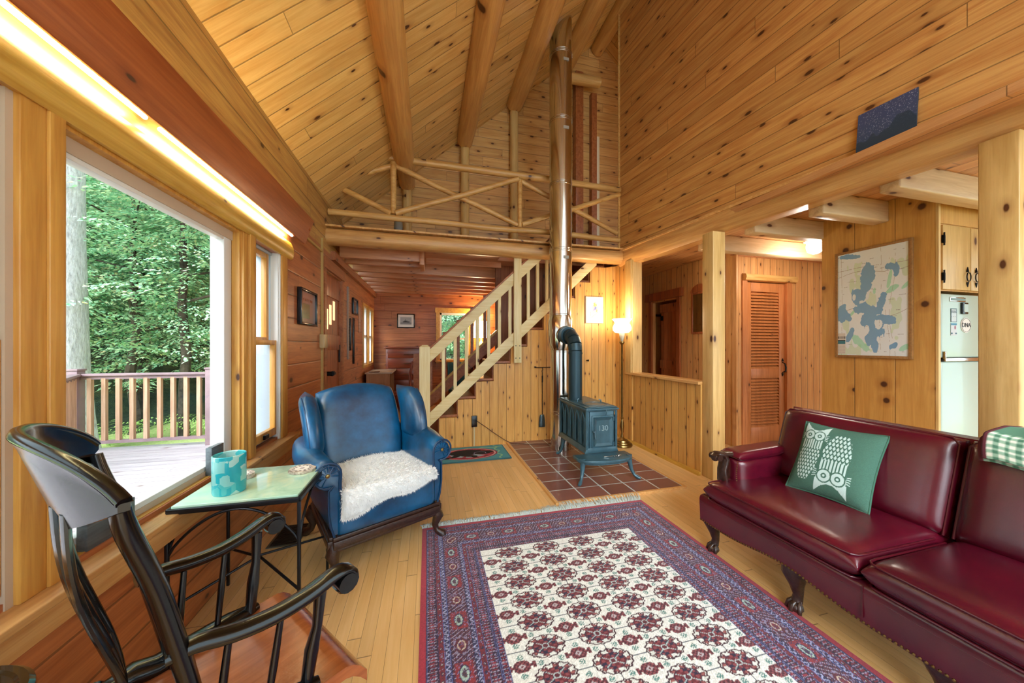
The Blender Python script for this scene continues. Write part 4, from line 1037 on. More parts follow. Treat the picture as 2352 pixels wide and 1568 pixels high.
# pinch the outline a little between the corners, as stuffed cushions do
PU, PV = U_.copy(), V_.copy()
o = painted('front_cover', BL-U_*.02, U_*1.04, V_, 170, 170, owl, m_hook, t, zfn=lambda s, t_: bulge(s, t_), pinch=.07)
o2 = painted('back_cover', BL-U_*.02+V_, U_*1.04, -V_, 30, 30, lambda s, t_: np.tile(hexa('cfc6c2'), (*s.shape, 1)), m_vc, t, zfn=lambda s, t_: bulge(s, t_)*.8+.004, pinch=.07)
def rim(k):
    k = (k % 1)*4; i = int(k); f = k-i; q = .07*(1-(2*f-1)**2)/2; a_, b_ = [(f, q), (1-q, f), (1-f, 1-q), (q, 1-f)][i]; return BL-U_*.02+U_*1.04*a_+V_*b_
M().tube([rim(i/60) for i in range(61)], .005, 8, caps=False).build('piping', plain('green_wool', '3a6452', .95, bumpn=.5), t)
# quilt on the sofa back
def quilt(s, t_):
    rgb = np.tile(hexa('dfe0d4'), (*s.shape, 1)); c1 = (np.floor(s*44) % 2 == 0); c2 = (np.floor(t_*36) % 2 == 0)
    g = c1.astype(float)+c2; gi = np.array([hexa('e2e6da'), hexa('8fb39c'), hexa('4b7a62')])[g.astype(int)]
    patch = (np.floor(s*4)+np.floor(t_*3)) % 3
    rgb = np.where((patch == 0)[..., None], gi, rgb); rgb = np.where((patch == 1)[..., None], hexa('4f7d66'), rgb)
    fl = (patch == 2) & (np.sin(s*120)*np.cos(t_*90) > .55); rgb[fl] = hexa('7a6a50'); rgb[(patch == 2) & ~fl] = hexa('e0d8c0')
    ed = (t_ < .03) | (t_ > .97) | (s > .97); rgb[ed] = hexa('5a2430'); return rgb
t = thing('patchwork_quilt', 'folded green gingham patchwork quilt lying over the sofa back', 'quilt', (2.37, .65, .90))
m_q = vcol('quilt_cotton', .95, bumpn=.2, bscale=60)
def qz(y): return 0
def drape(off):
    m = M(); pr = [(2.20, .80), (2.225, .86), (2.27, .915), (2.36, .935), (2.47, .93), (2.53, .90), (2.55, .80)]
    return pr
for lay in range(2):
    pr = [(2.228-.012*lay, .815+.015*lay), (2.235-.012*lay, .86), (2.262-.01*lay, .905+.022*lay), (2.36, .93+.026*lay), (2.47, .925+.026*lay), (2.545+.01*lay, .89), (2.57, .78)]
    S_ = 60; T_ = 50
    import bisect
    cum = [0]
    for a, b3 in zip(pr[:-1], pr[1:]): cum.append(cum[-1]+math.dist(a, b3))
    def at_(k):
        d = k*cum[-1]; i = min(len(pr)-2, max(0, bisect.bisect_right(cum, d)-1)); f = (d-cum[i])/(cum[i+1]-cum[i]); return (pr[i][0]+(pr[i+1][0]-pr[i][0])*f, pr[i][1]+(pr[i+1][1]-pr[i][1])*f)
    P2 = np.array([at_(k/200) for k in range(201)])
    for _ in range(14): P2[1:-1] = (P2[:-2]+P2[1:-1]*2+P2[2:])/4
    ob = painted('layer', (0, .0, 0), (1, 0, 0), (0, 1, 0), 120, 100, quilt, m_q, None)
    me = ob.data; co = np.zeros(len(me.vertices)*3, np.float32); me.vertices.foreach_get('co', co); co = co.reshape(-1, 3)
    s_, t2 = co[:, 0].copy(), co[:, 1].copy(); idx = (s_*200).astype(int).clip(0, 200)
    y = .855-.50*t2 + .01*np.sin(s_*9); co[:, 0] = P2[idx, 0]; co[:, 2] = P2[idx, 1]+.004*np.sin(t2*20+s_*7)+.004; co[:, 1] = y-.012*lay
    co -= np.array([2.37, .65, .90]); me.vertices.foreach_set('co', co.ravel()); me.update(); me.polygons.foreach_set('use_smooth', [True]*len(me.polygons))
    so = ob.modifiers.new('thick', 'SOLIDIFY'); so.thickness = .012; so.offset = 1; ob.parent = t
# ================= RUG =================
RX0, RX1, RY1, RY0 = -.035, 1.722, 2.405, -.10
RW, RL = RX1-RX0, RY1-RY0
def rugfn(s, t_):
    x = s*RW; y = (1-t_)*RL            # y: distance from the far (fringed) end
    rng = np.random.RandomState(5); n = rng.rand(*s.shape)
    e = np.minimum(np.minimum(x, RW-x), np.minimum(y, RL-y))
    hor = np.minimum(y, RL-y) < np.minimum(x, RW-x); a = np.where(hor, x, y)   # position along the band
    RED, NAV, CR, DK, BL, RO = '842838', '272448', 'c9c4bc', '301830', '4c5a90', 'a8606a'
    rgb = np.tile(hexa(RED), (*s.shape, 1)).astype(float)
    def band(e0, e1): return (e >= e0) & (e < e1)
    def tri(v, p): return np.abs((v/p) % 1-.5)*2
    paint(rgb, band(0, .028), 'a02c40')
    paint(rgb, band(.028, .033), NAV)
    # outer and inner knotted bands
    for e0, e1 in [(.033, .078), (.272, .318), (.324, .352)]:
        b = band(e0, e1); q = (e-e0)/(e1-e0); paint(rgb, b, DK)
        paint(rgb, b & (tri(a, .0145) < .30) & (np.abs(q-.5) < .42) & (np.sin(q*19) > -.5), 'a49cb4'); paint(rgb, b & (tri(a+.007, .0145) < .4) & (np.abs(q-.5) < .25), '8c2c3c')
        paint(rgb, b & (np.abs(q-.5) > .44), BL)
    for e0, e1 in [(.082, .102), (.250, .270)]:
        b = band(e0, e1); q = (e-e0)/(e1-e0); paint(rgb, b, '742430'); d = np.hypot(tri(a, .036)-1, (q-.5)*1.1); paint(rgb, b & (d < .34), '2a2038'); paint(rgb, b & (d < .14), CR)
    for e0, e1 in [(.104, .128), (.226, .248)]:
        b = band(e0, e1); q = (e-e0)/(e1-e0); paint(rgb, b, '23284e'); paint(rgb, b & (np.abs(tri(a, .024)-q) < .22), 'a4aad0'); paint(rgb, b & (np.abs(q-.5) > .42), '5a66a4')
    b = band(.132, .222); q = (e-.132)/.09
    P = .26; k = np.floor(a/P); f = (a/P-k); even = (k % 2) == 0
    paint(rgb, b, '3c1c30')
    fine = (np.sin(a*420)*np.sin(e*460) > .25); paint(rgb, b & fine, '6a3a4c'); paint(rgb, b & (np.sin(a*310+e*200) > .86), 'a8a0b8')
    sq = b & (f > .05) & (f < .42) & (q > .08) & (q < .92); paint(rgb, sq, '8c2c34'); d = np.hypot((f-.235)*P/.038, (q-.5)*.09/.022); paint(rgb, sq & (d < 1), NAV); paint(rgb, sq & (d < .82), 'a4c0b8'); paint(rgb, sq & (d < .45), '4a3848')
    rr = b & (f > .52) & (f < .98); d = np.hypot((f-.75)*P/.048, (q-.5)*.09/.036); an = np.arctan2((q-.5), (f-.75)*3); paint(rgb, rr & (d < 1) & (np.sin(an*8) > -.2), '88809c'); paint(rgb, rr & (d < .78), '5c2030'); paint(rgb, rr & (d < .5), 'c8b8a8'); paint(rgb, rr & (d < .36), '702c38')
    paint(rgb, band(.128, .132) | band(.222, .226) | band(.078, .082) | band(.318, .324), NAV)
    bm = (e > .033) & (e < .352); r3 = rng.rand(*s.shape); paint(rgb, bm & (r3 < .11), '2a2450'); paint(rgb, bm & (r3 > .94), '8c86b4'); paint(rgb, bm & (r3 > .88) & (r3 < .94), '6a2434')
    # field
    fld = e >= .352
    CX = [.49-RX0+.245*i for i in range(4)]; CY0, DY = RY1-1.998, .1318
    fx = x-CX[0]; fy = y-CY0
    paint(rgb, fld, 'e6ecea')
    ix = np.round(fx/.245); iy = np.round(fy/DY); ok = fld & (ix >= 0) & (ix <= 3) & (iy >= 0)
    # grid lines through the medallions
    ln = fld & ((np.abs(fx-ix*.245) < .0016) & (ix >= 0) & (ix <= 3) | (np.abs(fy-iy*DY) < .0018)); paint(rgb, ln, '2c4456')
    dx = (fx-ix*.245)/.088; dy = (fy-iy*DY)/.054; d = np.hypot(dx, dy); an = np.arctan2(dy, dx); lob = 1+.035*np.cos(an*16)
    m = ok & (d < lob); paint(rgb, m, '3a1628'); m2 = ok & (d < lob-.09); paint(rgb, m2, 'dde4e2')
    seg = (np.sin(an*8+.4) > -.05); paint(rgb, ok & (d < lob-.12) & seg, '5a2434'); paint(rgb, ok & (d < lob-.16) & seg & (np.sin(an*16) > .2), '9c5a58')
    quad = (dx*dy > 0); paint(rgb, ok & (d < .66), '221c3c'); paint(rgb, ok & (d < .62) & quad, '641a28')
    cell = (np.sin(dx*17)*np.sin(dy*15) > .15); paint(rgb, ok & (d < .60) & cell, '8a3e46'); paint(rgb, ok & (d < .6) & (np.abs(np.abs(dx)-np.abs(dy)*1.1) < .045), 'a8c0c4')
    paint(rgb, ok & (np.hypot(dx*1.6, dy*1.2) < .28), 'b8c8cc'); paint(rgb, ok & (np.hypot(dx*1.6, dy*1.2) < .20), '5a1c2c')
    # secondary motifs between
    jx = np.round((fx-.1225)/.245); jy = np.round((fy-DY/2)/DY); ok2 = fld & (jx >= -1) & (jx <= 3) & (jy >= 0)
    gx = (fx-.1225-jx*.245)/.055; gy = (fy-DY/2-jy*DY)/.040
    body = (np.abs(gx) < .62) & (np.abs(gy) < .62) & (np.abs(gx)+np.abs(gy) < .95); arm = (np.abs(gy) < .16) & (np.abs(gx) < 1.0); tip = (np.abs(gx) > .78) & (np.abs(gx) < 1.05) & (np.abs(gy) < .34)
    mm = ok2 & (body | arm | tip); paint(rgb, mm, '4c1c2c'); paint(rgb, mm & (np.sin(gx*18)*np.sin(gy*14) > .05), '8c4850'); paint(rgb, ok2 & (np.abs(gx)+np.abs(gy) < .30), 'b8b4bc'); paint(rgb, ok2 & (np.abs(gx)+np.abs(gy) < .12), '6a2030')
    for ax, ay in [(1.42, 0), (-1.42, 0), (0, .98), (0, -.98)]:
        dd_ = np.hypot((gx-ax)/.26, (gy-ay)/.30); paint(rgb, ok2 & (dd_ < 1) & (np.sin(gx*26+ax)*np.sin(gy*24) > -.2) & ~mm, '5a8c88')
    rgb = rgb*(.90+.2*n[..., None]); return np.clip(rgb, 0, 1)
t = thing('oriental_rug', 'dark red oriental rug with rows of medallions on a cream field', 'rug', ((RX0+RX1)/2, (RY0+RY1)/2, 0))
m_rug = vcol('knotted_wool', .92, sheen=.15, bumpn=.5, bscale=420)
painted('pile', (RX0, RY0, .012), (RW, 0, 0), (0, RL, 0), 470, 660, rugfn, m_rug, t, th=.011)
rn = random.Random(11); m = M()
m.box(RX0, RX1, RY1, RY1+.010, .001, .007)
for i in range(760):
    x = RX0+RW*i/759; L_ = rn.uniform(.05, .08)*(1.3 if i > 400 else .95); dx = rn.uniform(-.03, .03)
    if i > 690: dx += .02
    h0 = .006
    zb = .022 if x > 1.0 and RY1+L_ > 2.50 else .004
    pts = [(x, RY1+.008, h0), (x+dx*.4, RY1+.008+L_*.35, .010+rn.uniform(0, .012)), (x+dx*.8, RY1+.008+L_*.7, zb+.004+rn.uniform(0, .010)), (x+dx, RY1+.008+L_, zb+rn.uniform(0, .004))]
    m.tube(pts, [.0016, .0018, .0016, .0010], 4)
fo = m.build('fringe', plain('fringe_cotton', 'ccdad8', .95), t); fo['kind'] = 'stuff'
# ================= DOG MAT =================
def dog(s, t_):
    rgb = np.tile(hexa('4f9aa8'), (*s.shape, 1)); x = s*.93; y = t_*.51
    paint(rgb, (np.abs(x-.82+.02*np.sin(y*40)) < .012) | (np.abs(y-.43-.02*np.sin(x*30)) < .010) & (x > .4), '8cc4a0')
    cx, cy = .47, .24; d = np.hypot((x-cx)/.34, (y-cy)/.20); a = np.arctan2((y-cy)/.2, (x-cx)/.34)
    paint(rgb, d < 1, '8c2c3c'); paint(rgb, (d < .95) & (d > .88), 'd8a0a0'); paint(rgb, (d < .86) & (np.sin(a*11+d*9) > .1), 'b84050'); paint(rgb, (d < .66), '9cb0bc'); paint(rgb, (d < .66) & (np.sin(a*9) > .6), 'a83a48')
    def el(ex, ey, rx, ry, rot=0):
        c_, s_ = math.cos(rot), math.sin(rot); u = (x-ex)*c_+(y-ey)*s_; v = -(x-ex)*s_+(y-ey)*c_; return np.hypot(u/rx, v/ry) < 1
    body = el(.44, .29, .20, .10, .05) | el(.62, .26, .11, .07, -.1) | el(.70, .27, .07, .04) | el(.33, .20, .10, .035, .7) | el(.22, .14, .06, .022, .5) | el(.46, .17, .10, .03, -.25) | el(.52, .135, .035, .03)
    paint(rgb, body, '121216'); ln = (np.abs(np.hypot((x-.60)/.07, (y-.24)/.05)-1) < .06) & (y > .22) & body; paint(rgb, ln, '9c8cb0')
    ed = np.minimum(np.minimum(x, .93-x), np.minimum(y, .51-y)); paint(rgb, ed < .012, '3f7c8c')
    return rgb
t = painted('dog_mat', (0, 0, 0), (.93, 0, 0), (0, .51, 0), 240, 140, dog, m_hook, None, th=.012); t.location = (.005, 3.675, .0135); tag(t, 'small blue hooked mat with a curled black dog beside the hearth', 'mat')
# floor register
t = thing('floor_register', 'small grey slotted floor vent between the side table and wing chair', 'vent', (-.90, 2.56, 0))
M().box(-1.0, -.82, 2.43, 2.70, .0, .006).build('frame', plain('grey_metal', '6a6a60', .5, .6), t, smooth=False)
m = M()
for k in range(16): m.box(-.985, -.835, 2.445+.0155*k, 2.453+.0155*k, .006, .009)
m.build('grille', m_iron, t, smooth=False)
# ================= WOOD STOVE =================
t = thing('wood_stove', 'blue-black cast iron box stove standing on the tile hearth', 'stove', (1.67, 3.2, .018))
xa, xb, ya, yb, za, zb = 1.515, 1.838, 2.97, 3.64, .24, .655
bd = M().box(xa+.012, xb-.012, ya+.012, yb-.01, za, zb)
bd.build('firebox', m_enam, t, smooth=False, bevel=.006)
M().box(xa-.02, xb+.02, ya-.03, yb+.015, zb, zb+.018).box(xa-.008, xb+.008, ya-.015, yb, zb+.018, zb+.030).box(xa-.006, xb+.006, ya-.012, yb, zb-.014, zb).build('top_plate', m_enam, t, smooth=False, bevel=.005)
M().prism([(xa-.022, .232), (xb+.022, .232), (xb+.004, .285), (xa-.004, .285)], ya-.01, yb+.01, 'y').build('base_plate', m_enam, t, smooth=False, bevel=.004)
for x in (xa, xb):
    for y in (ya, yb-.01): M().tube([(x, y, .27), (x, y, zb)], .013, 10).build('corner_moulding', m_enam, t)
# side arches
for sx, xx in ((-1, xa), (1, xb)):
    m = M()
    for k in range(5):
        c0 = ya+.075+.13*k
        for w_, dp in ((.055, .004), (.038, .0)):
            pts = [(xx+.004*sx, c0-w_, .30), (xx+.004*sx, c0-w_, .50), (xx+.004*sx, c0-w_*.7, .575), (xx+.004*sx, c0, .625), (xx+.004*sx, c0+w_*.7, .575), (xx+.004*sx, c0+w_, .50), (xx+.004*sx, c0+w_, .30)]
            m.tube(pts, .007, 6)
    m.build('arched_relief', m_enam, t)
# lid
M().lathe([(0, 0), (.125, 0), (.14, .004), (.14, .010), (.12, .012), (.118, .008), (.0, .010)], (0, 0, 0), 40).build('cooking_lid', m_enam, t, local=True)
lid = bpy.data.objects['cooking_lid']; lid.location = ((xa+xb)/2-1.67, 3.10-3.2, zb+.030-.018); lid.scale = (.92, .80, 1)
M().box(xa+.03, xb-.03, ya+.0, ya+.27, zb+.030, zb+.036).build('lid_plate', m_enam, t, smooth=False, bevel=.002)
M().tube([(xa+.06, 3.30, zb+.03), (xa+.06, 3.30, zb+.055), (xa+.075, 3.30, zb+.062)], .007, 8).build('damper_knob', m_enam, t)
M().tube([(xb-.05, 3.18, zb+.03), (xb-.05, 3.18, zb+.06), (xb-.07, 3.19, zb+.066)], .007, 8).build('damper_knob', m_enam, t)
# front
fr_ = M(); fy = ya+.008
fr_.box(xa+.03, xb-.03, fy-.012, fy, .275, .640).build('front_frame', m_enam, t, smooth=False, bevel=.003)
dx0, dx1, dz0, dz1 = xa+.052, xb-.038, .285, .600
dr = M().box(dx0, dx1, fy-.024, fy-.010, dz0, dz1).build('door', m_enam, t, smooth=False, bevel=.003)
m = M(); a_ = [(dx0+.012, dz0+.012), (dx1-.012, dz0+.012), (dx1-.012, dz1-.012), (dx0+.012, dz1-.012)]; b_2 = [(dx0+.045, dz0+.045), (dx1-.045, dz0+.045), (dx1-.045, dz1-.045), (dx0+.045, dz1-.045)]
yo, yi = fy-.034, fy-.026
m.add([(p[0], fy-.024, p[1]) for p in a_]+[(p[0]+(.008 if i in (0, 3) else -.008), yo-.004, p[1]+(.008 if i < 2 else -.008)) for i, p in enumerate(a_)]+[(p[0], yi, p[1]) for p in b_2], [(i, (i+1) % 4, 4+(i+1) % 4, 4+i) for i in range(4)]+[(4+i, 4+(i+1) % 4, 8+(i+1) % 4, 8+i) for i in range(4)]+[(8, 9, 10, 11)])
m.build('door_panel', m_enam, dr, smooth=False)
m_lit = plain('worn_iron', '9ab4bc', .4, .5)
text_mesh('number', '130', .075, m_lit, dr, Vector(((dx0+dx1)/2, yi-.001, .475)), Matrix.Rotation(PI/2, 3, 'X'), .003)
M().tube([(dx0+.0, fy-.03, .45), (dx0+.005, fy-.05, .45), (dx0+.02, fy-.055, .45)], .006, 8).tube([(dx0+.012, fy-.055, .46), (dx0+.012, fy-.058, .42), (dx0+.016, fy-.06, .385)], [.006, .007, .009], 8).build('latch', m_enam, dr)
M().tube([(dx1, fy-.03, .545), (dx1, fy-.03, .585)], .007, 8).build('hinge', m_enam, dr); M().tube([(dx1, fy-.03, .30), (dx1, fy-.03, .34)], .007, 8).build('hinge', m_enam, dr)
M().tube([((dx0+dx1)/2+.03, fy-.035, .66), ((dx0+dx1)/2+.03, fy-.045, .64), ((dx0+dx1)/2+.03, fy-.03, .605)], .004, 6).build('catch', m_enam, t)
# ash shelf
ol = []
for k in range(25):
    a = PI+PI*k/24; ol.append((1.645+.285*math.copysign(abs(math.cos(a))**.85, math.cos(a)), 2.88-.15*abs(math.sin(a))**.8))
ol = ol+[(1.93, 2.96), (1.36, 2.96)]
M().prism(ol, .205, .235, 'z').build('ash_shelf', m_enam, t, bevel=.006, smooth=False)
M().prism([((p[0]-1.645)*.92+1.645, (p[1]-2.88)*.9+2.88) for p in ol], .19, .205, 'z').build('shelf_rim', m_enam, t, smooth=False)
for x, y, dx, dy in [(1.405, 2.83, -.05, -.05), (1.895, 2.83, .05, -.05), (1.54, 3.60, -.045, .03), (1.81, 3.60, .045, .03)]:
    M().tube([(x, y, .24), (x+dx*.05, y+dy*.05, .18), (x+dx*.30, y+dy*.3, .10), (x+dx*.7, y+dy*.7, .05), (x+dx*1.15, y+dy*1.15, .034), (x+dx*1.5, y+dy*1.5, .027)], [.028, .025, .017, .014, .018, .012], 12).build('leg', m_enam, t, ang=60)
M().tube([(1.62, 2.82, .242), (1.67, 2.80, .248), (1.70, 2.80, .25)], .004, 6).tube([(1.70+.005*k, 2.80+.006*math.sin(k*2.4), .25+.006*math.cos(k*2.4)) for k in range(20)], .003, 6).build('coil_handle', m_chrome, t)
# black flue and elbow
fx_, fy_ = 1.615, 3.44
pts = [(fx_, fy_, .68), (fx_, fy_, 1.0), (fx_, fy_, 1.27)]
fl = thing('stove_flue', 'black stove pipe elbow rising from the stove into the chimney', 'stove pipe', (fx_, fy_, .69))
M().tube([(fx_, fy_, .686), (fx_, fy_, 1.235)], .076, 24).build('pipe', m_pipe, fl)
el_ = []
for k in range(9):
    a = k/8*PI/2; el_.append((fx_, fy_+.175*(1-math.cos(a)), 1.235+.175*math.sin(a)))
for k in range(4):
    M().tube(el_[2*k:2*k+3], .079 if k % 2 else .0775, 24).build('elbow_segment', m_pipe, fl)
M().tube([(fx_, fy_+.17, 1.41), (fx_, 3.70, 1.412)], .102, 28).build('collar', m_pipe, fl)
M().tube([(fx_, fy_, 1.20), (fx_, fy_, 1.215)], .081, 24).build('band', m_pipe, fl)
# chimney
PX, PY = 1.60, 3.83
t = thing('chimney_pipe', 'tall polished steel chimney pipe rising to the roof beside the loft', 'chimney', (PX, PY, .02))
zs = [.02, .47, 1.235]
for a, b3 in [(.02, .475), (.475, 1.235), (1.66, 2.46), (2.46, 3.27), (3.27, 4.05), (4.05, 4.86), (4.86, 5.46)]:
    M().tube([(PX, PY, a), (PX, PY, b3)], .138 if a > 1.5 else .128, 40, caps=False).build('pipe_section', m_chrome, t)
for z in (2.46, 3.27, 4.05, 4.86, 1.66, 1.235, .475):
    r = .140 if z > 1.5 else .131
    rg = M()
    for dz in (-.018, .0, .018): rg.lathe([(r-.004, -.004), (r+.002, -.002), (r+.003, 0), (r+.002, .002), (r-.004, .004)], (PX, PY, z+dz), 40)
    rg.build('joint_ring', m_chrome, t, ang=60)
M().lathe([(.138, 1.66), (.150, 1.60), (.155, 1.45), (.150, 1.30), (.130, 1.235)], (PX, PY, 0), 40).build('tee_body', m_chrome, t, ang=60)
M().tube([(PX+.012, 3.74, 1.425), (PX+.014, 3.68, 1.413)], .118, 32).build('tee_branch', m_chrome, t)
for z in (4.72, 3.90, 2.34): M().box(PX-.02, PX+.05, PY-.141, PY-.134, z, z+.035).build('label_plate', plain('label_grey', 'a8a49a', .6), t, smooth=False)
# ================= FLOOR LAMP =================
LX, LY = 2.44, 3.80
t = thing('floor_lamp', 'tall brass floor lamp with a glowing milk glass shade by the hall corner', 'floor lamp', (LX, LY, 0))
M().lathe([(0, 0), (.125, 0), (.130, .012), (.125, .03), (.105, .038), (.10, .052), (.082, .058), (.075, .075), (.04, .09), (.02, .11), (.018, .13)], (LX, LY, 0), 40).build('base', m_brass, t)
M().lathe([(.018, .13), (.012, .17), (.02, .20), (.03, .25), (.018, .31), (.012, .34), (.022, .355), (.012, .37)], (LX, LY, 0), 24).build('turned_stem', m_brass, t)
M().lathe([(.014, .37), (.013, 1.30), (.022, 1.315), (.036, 1.33), (.034, 1.345), (.012, 1.35)], (LX, LY, 0), 20).build('pole', m_brass, t)
M().lathe([(.012, 1.345), (.018, 1.36), (.030, 1.40), (.034, 1.43), (.034, 1.455), (.02, 1.46)], (LX, LY, 0), 24).build('socket', plain('cream_socket', 'c8c0a8', .4), t)
m_glow = emit('milk_glass_glow', 'fff0d0', 4)
M().lathe([(.050, 1.455), (.085, 1.462), (.112, 1.49), (.116, 1.525), (.105, 1.555), (.088, 1.58), (.095, 1.605), (.120, 1.63), (.124, 1.636), (.116, 1.632), (.084, 1.585), (.10, 1.55), (.11, 1.52), (.10, 1.49), (.04, 1.462)], (LX, LY, 0), 40).build('lamp_shade', m_glow, t)
# ================= SMALL THINGS ON THE STAIR WALL =================
YW = 4.238
def flat_pic(s, t_): 
    rgb = np.tile(hexa('e4e2da'), (*s.shape, 1)); x, y = s, t_
    stems = (y > .18) & (y < .45) & (np.abs(np.sin(x*34+y*4)) < .35) & (np.abs(x-.5) < .28); paint(rgb, stems, '5a8c6c')
    for cx, cy, c_, r in [(.42, .62, 'd8a0b0', .07), (.55, .58, '5a68a8', .075), (.50, .72, 'e0c060', .07), (.36, .48, 'd0a8b8', .06), (.63, .47, 'd88878', .06), (.60, .70, 'e0c878', .05), (.46, .50, '7a78b0', .05), (.68, .60, 'd8a0a8', .04)]:
        a = np.arctan2(y-cy, x-cx); paint(rgb, np.hypot((x-cx)*1.0, (y-cy)*.8) < r*(1+.25*np.cos(a*5)), c_)
    return rgb
t = thing('flower_picture', 'white framed flower print on the stair wall beside the floor lamp', 'picture', (2.275, YW, 1.79))
M().box(2.14, 2.41, YW-.02, YW-.002, 1.607, 1.978).build('frame', m_white, t, smooth=False, bevel=.002)
painted('print', (2.155, YW-.0215, 1.622), (.24, 0, 0), (0, 0, .341), 80, 110, flat_pic, m_vc, t)
t = thing('wall_outlet', 'black wall outlet with a pale conduit running down to the floor', 'outlet', (.58, YW, .3))
M().box(.545, .615, YW-.03, YW-.0, .255, .395).build('box', m_black, t, smooth=False, bevel=.003)
M().box(.572, .588, YW-.012, YW, 0, .255).build('conduit', plain('tan_conduit', 'c8b890', .5), t, smooth=False)
o = M().tube([(.61, YW-.03, .33), (.72, YW-.03, .25), (.85, YW-.03, .15), (.98, YW-.04, .06), (1.06, 4.15, .026), (1.3, 4.06, .026), (1.5, 4.02, .026), (1.62, 4.03, .026)], .004, 6).build('power_cord', plain('brown_cord', '4a2a18', .6)); origin(o, (1.0, 4.15, .025)); tag(o, 'thin brown cord running from the outlet across the hearth', 'cord')
t = thing('fire_tool_rack', 'black iron wall bar holding fireplace tools left of the chimney', 'tool rack', (1.48, YW, 1.0))
M().tube([(1.395, YW-.03, 1.003), (1.42, YW-.03, .997), (1.62, YW-.03, .997)], .005, 8).tube([(1.40, YW, 1.003), (1.40, YW-.035, 1.003)], .011, 10).tube([(1.60, YW, .997), (1.60, YW-.035, .997)], .007, 8).build('bar', m_blackm, t)
t = thing('ash_shovel', 'long handled ash shovel hanging on the stair wall', 'shovel', (1.49, YW-.03, .6))
M().tube([(1.492, YW-.035, 1.0), (1.50, YW-.04, .975), (1.487, YW-.04, .95), (1.492, YW-.04, .93), (1.492, YW-.04, .36)], .005, 8).build('handle', m_blackm, t)
M().tube([(1.492, YW-.04, .89), (1.492, YW-.04, .80)], .009, 8).build('grip', m_blackm, t)
M().slab(lambda u, v: ((1.487+(u-.5)*(.085-.03*v**3), YW-.04-.015*math.cos((u-.5)*3), .205+.165*v), (0, 1, 0)), .006, 12, 12, 6).build('blade', plain('shovel_steel', '5a6a70', .4, .7, var=.4, vscale=20), t)
o = M().tube([(2.16, YW, 1.085), (2.16, YW-.04, 1.085)], .006, 8).lathe([(0, 0), (.013, .004), (.014, .012), (.006, .02)], (2.16, YW-.04, 1.085), 12, Matrix.Rotation(PI/2, 3, 'X')).build('iron_hook', m_blackm); origin(o, (2.16, YW, 1.085)); tag(o, 'small black iron knob on the stair wall right of the flue', 'hook')
# items in the loft
t = thing('loft_lamp', 'small pale lamp standing on the loft floor behind the railing', 'lamp', (-.36, 4.45, 2.6))
M().tube([(-.36, 4.45, 2.6), (-.36, 4.45, 2.75)], .02, 10).build('stand', m_white, t)
M().lathe([(.03, 2.74), (.055, 2.78), (.05, 2.86), (.02, 2.90), (0, 2.905)], (-.36, 4.45, 0), 16).build('lamp_shade', plain('grey_shade', '9aa09c', .5), t)
o = M().box(.76, .94, 4.3, 4.42, 2.622, 2.68).build('black_box', m_black, smooth=False, bevel=.004); origin(o, (.85, 4.36, 2.62)); tag(o, 'small flat black box on the loft floor edge', 'box')
# ================= LEFT WALL =================
def wall_pic(name, lab, y0, y1, z0, z1, fcol, fn, dep=.03, cat='picture', fw=.02):
    t = thing(name, lab, cat, (XW, (y0+y1)/2, (z0+z1)/2))
    frame_y(M(), XW+.001, XW+dep, y0, y1, z0, z1, fw).build('frame', fcol, t, smooth=False, bevel=.002)
    painted('print', (XW+dep*.5, y0+fw*.8, z0+fw*.8), (0, y1-y0-1.6*fw, 0), (0, 0, z1-z0-1.6*fw), 50, 50, fn, vcol('print_'+name, .15, coat=1.0), t)
    return t
def p1f(s, t_):
    rgb = np.tile(hexa('b09084'), (*s.shape, 1)); paint(rgb, (s > .15) & (s < .62) & (t_ > .15) & (t_ < .62), '6c7a68'); paint(rgb, (s > .15) & (s < .8) & (t_ > .70) & (t_ < .78) & (np.sin(s*60) > 0), '5a4440'); return rgb
wall_pic('framed_print', 'large dark framed print on the reddish wall left of the board door', 3.19, 3.62, 1.48, 1.80, m_black, p1f, .035)
def p2f(s, t_): rgb = np.tile(hexa('8a7468'), (*s.shape, 1)); paint(rgb, (np.abs(s-.5) < .3) & (np.abs(t_-.5) < .35), '4a3c38'); return rgb
wall_pic('framed_print', 'small black framed print on the reddish wall past the board door', 5.30, 5.62, 1.76, 2.0, m_black, p2f, .03)
t = thing('wall_ruler', 'tall narrow grey measuring board on the wall past the board door', 'measuring board', (XW, 5.03, 1.6))
def rul(s, t_): rgb = np.tile(hexa('9a8478'), (*s.shape, 1)); paint(rgb, (np.sin(t_*160) > .8) & (s > .5), '4a3a34'); return rgb
M().box(XW, XW+.015, 4.99, 5.07, 1.10, 2.11).build('board', plain('board_grey', '9a8478', .6), t, smooth=False); painted('marks', (XW+.0155, 4.992, 1.102), (0, .076, 0), (0, 0, 1.0), 8, 200, rul, m_vc, t)
for y0, y1, z0, z1, lab in [(5.13, 5.20, 1.22, 1.68, 'short dark narrow plaque beside the measuring board'), (5.34, 5.42, 1.02, 1.70, 'longer dark narrow plaque hung lower on the same wall')]:
    o = M().box(XW, XW+.02, y0, y1, z0, z1).build('wall_plaque', m_black, smooth=False, bevel=.002); origin(o, (XW, y0, z0)); tag(o, lab, 'plaque')
def cal(s, t_): rgb = np.tile(hexa('b88870'), (*s.shape, 1)); paint(rgb, (np.sin(s*40) > .9) | (np.sin(t_*50) > .9), '9a6a54'); return rgb
o = painted('wall_calendar', (0, 0, 0), (0, .22, 0), (0, 0, .42), 30, 40, cal, m_vc, None, th=.004); o.location = (XW+.006, 5.76, 1.50); tag(o, 'pale paper calendar on the wall left of the far sash windows', 'calendar')
t = thing('wiring_conduit', 'tan surface wiring channel with a switch box beside the board door', 'conduit', (XW, 3.86, 0))
m_tan = plain('tan_channel', 'b89858', .45)
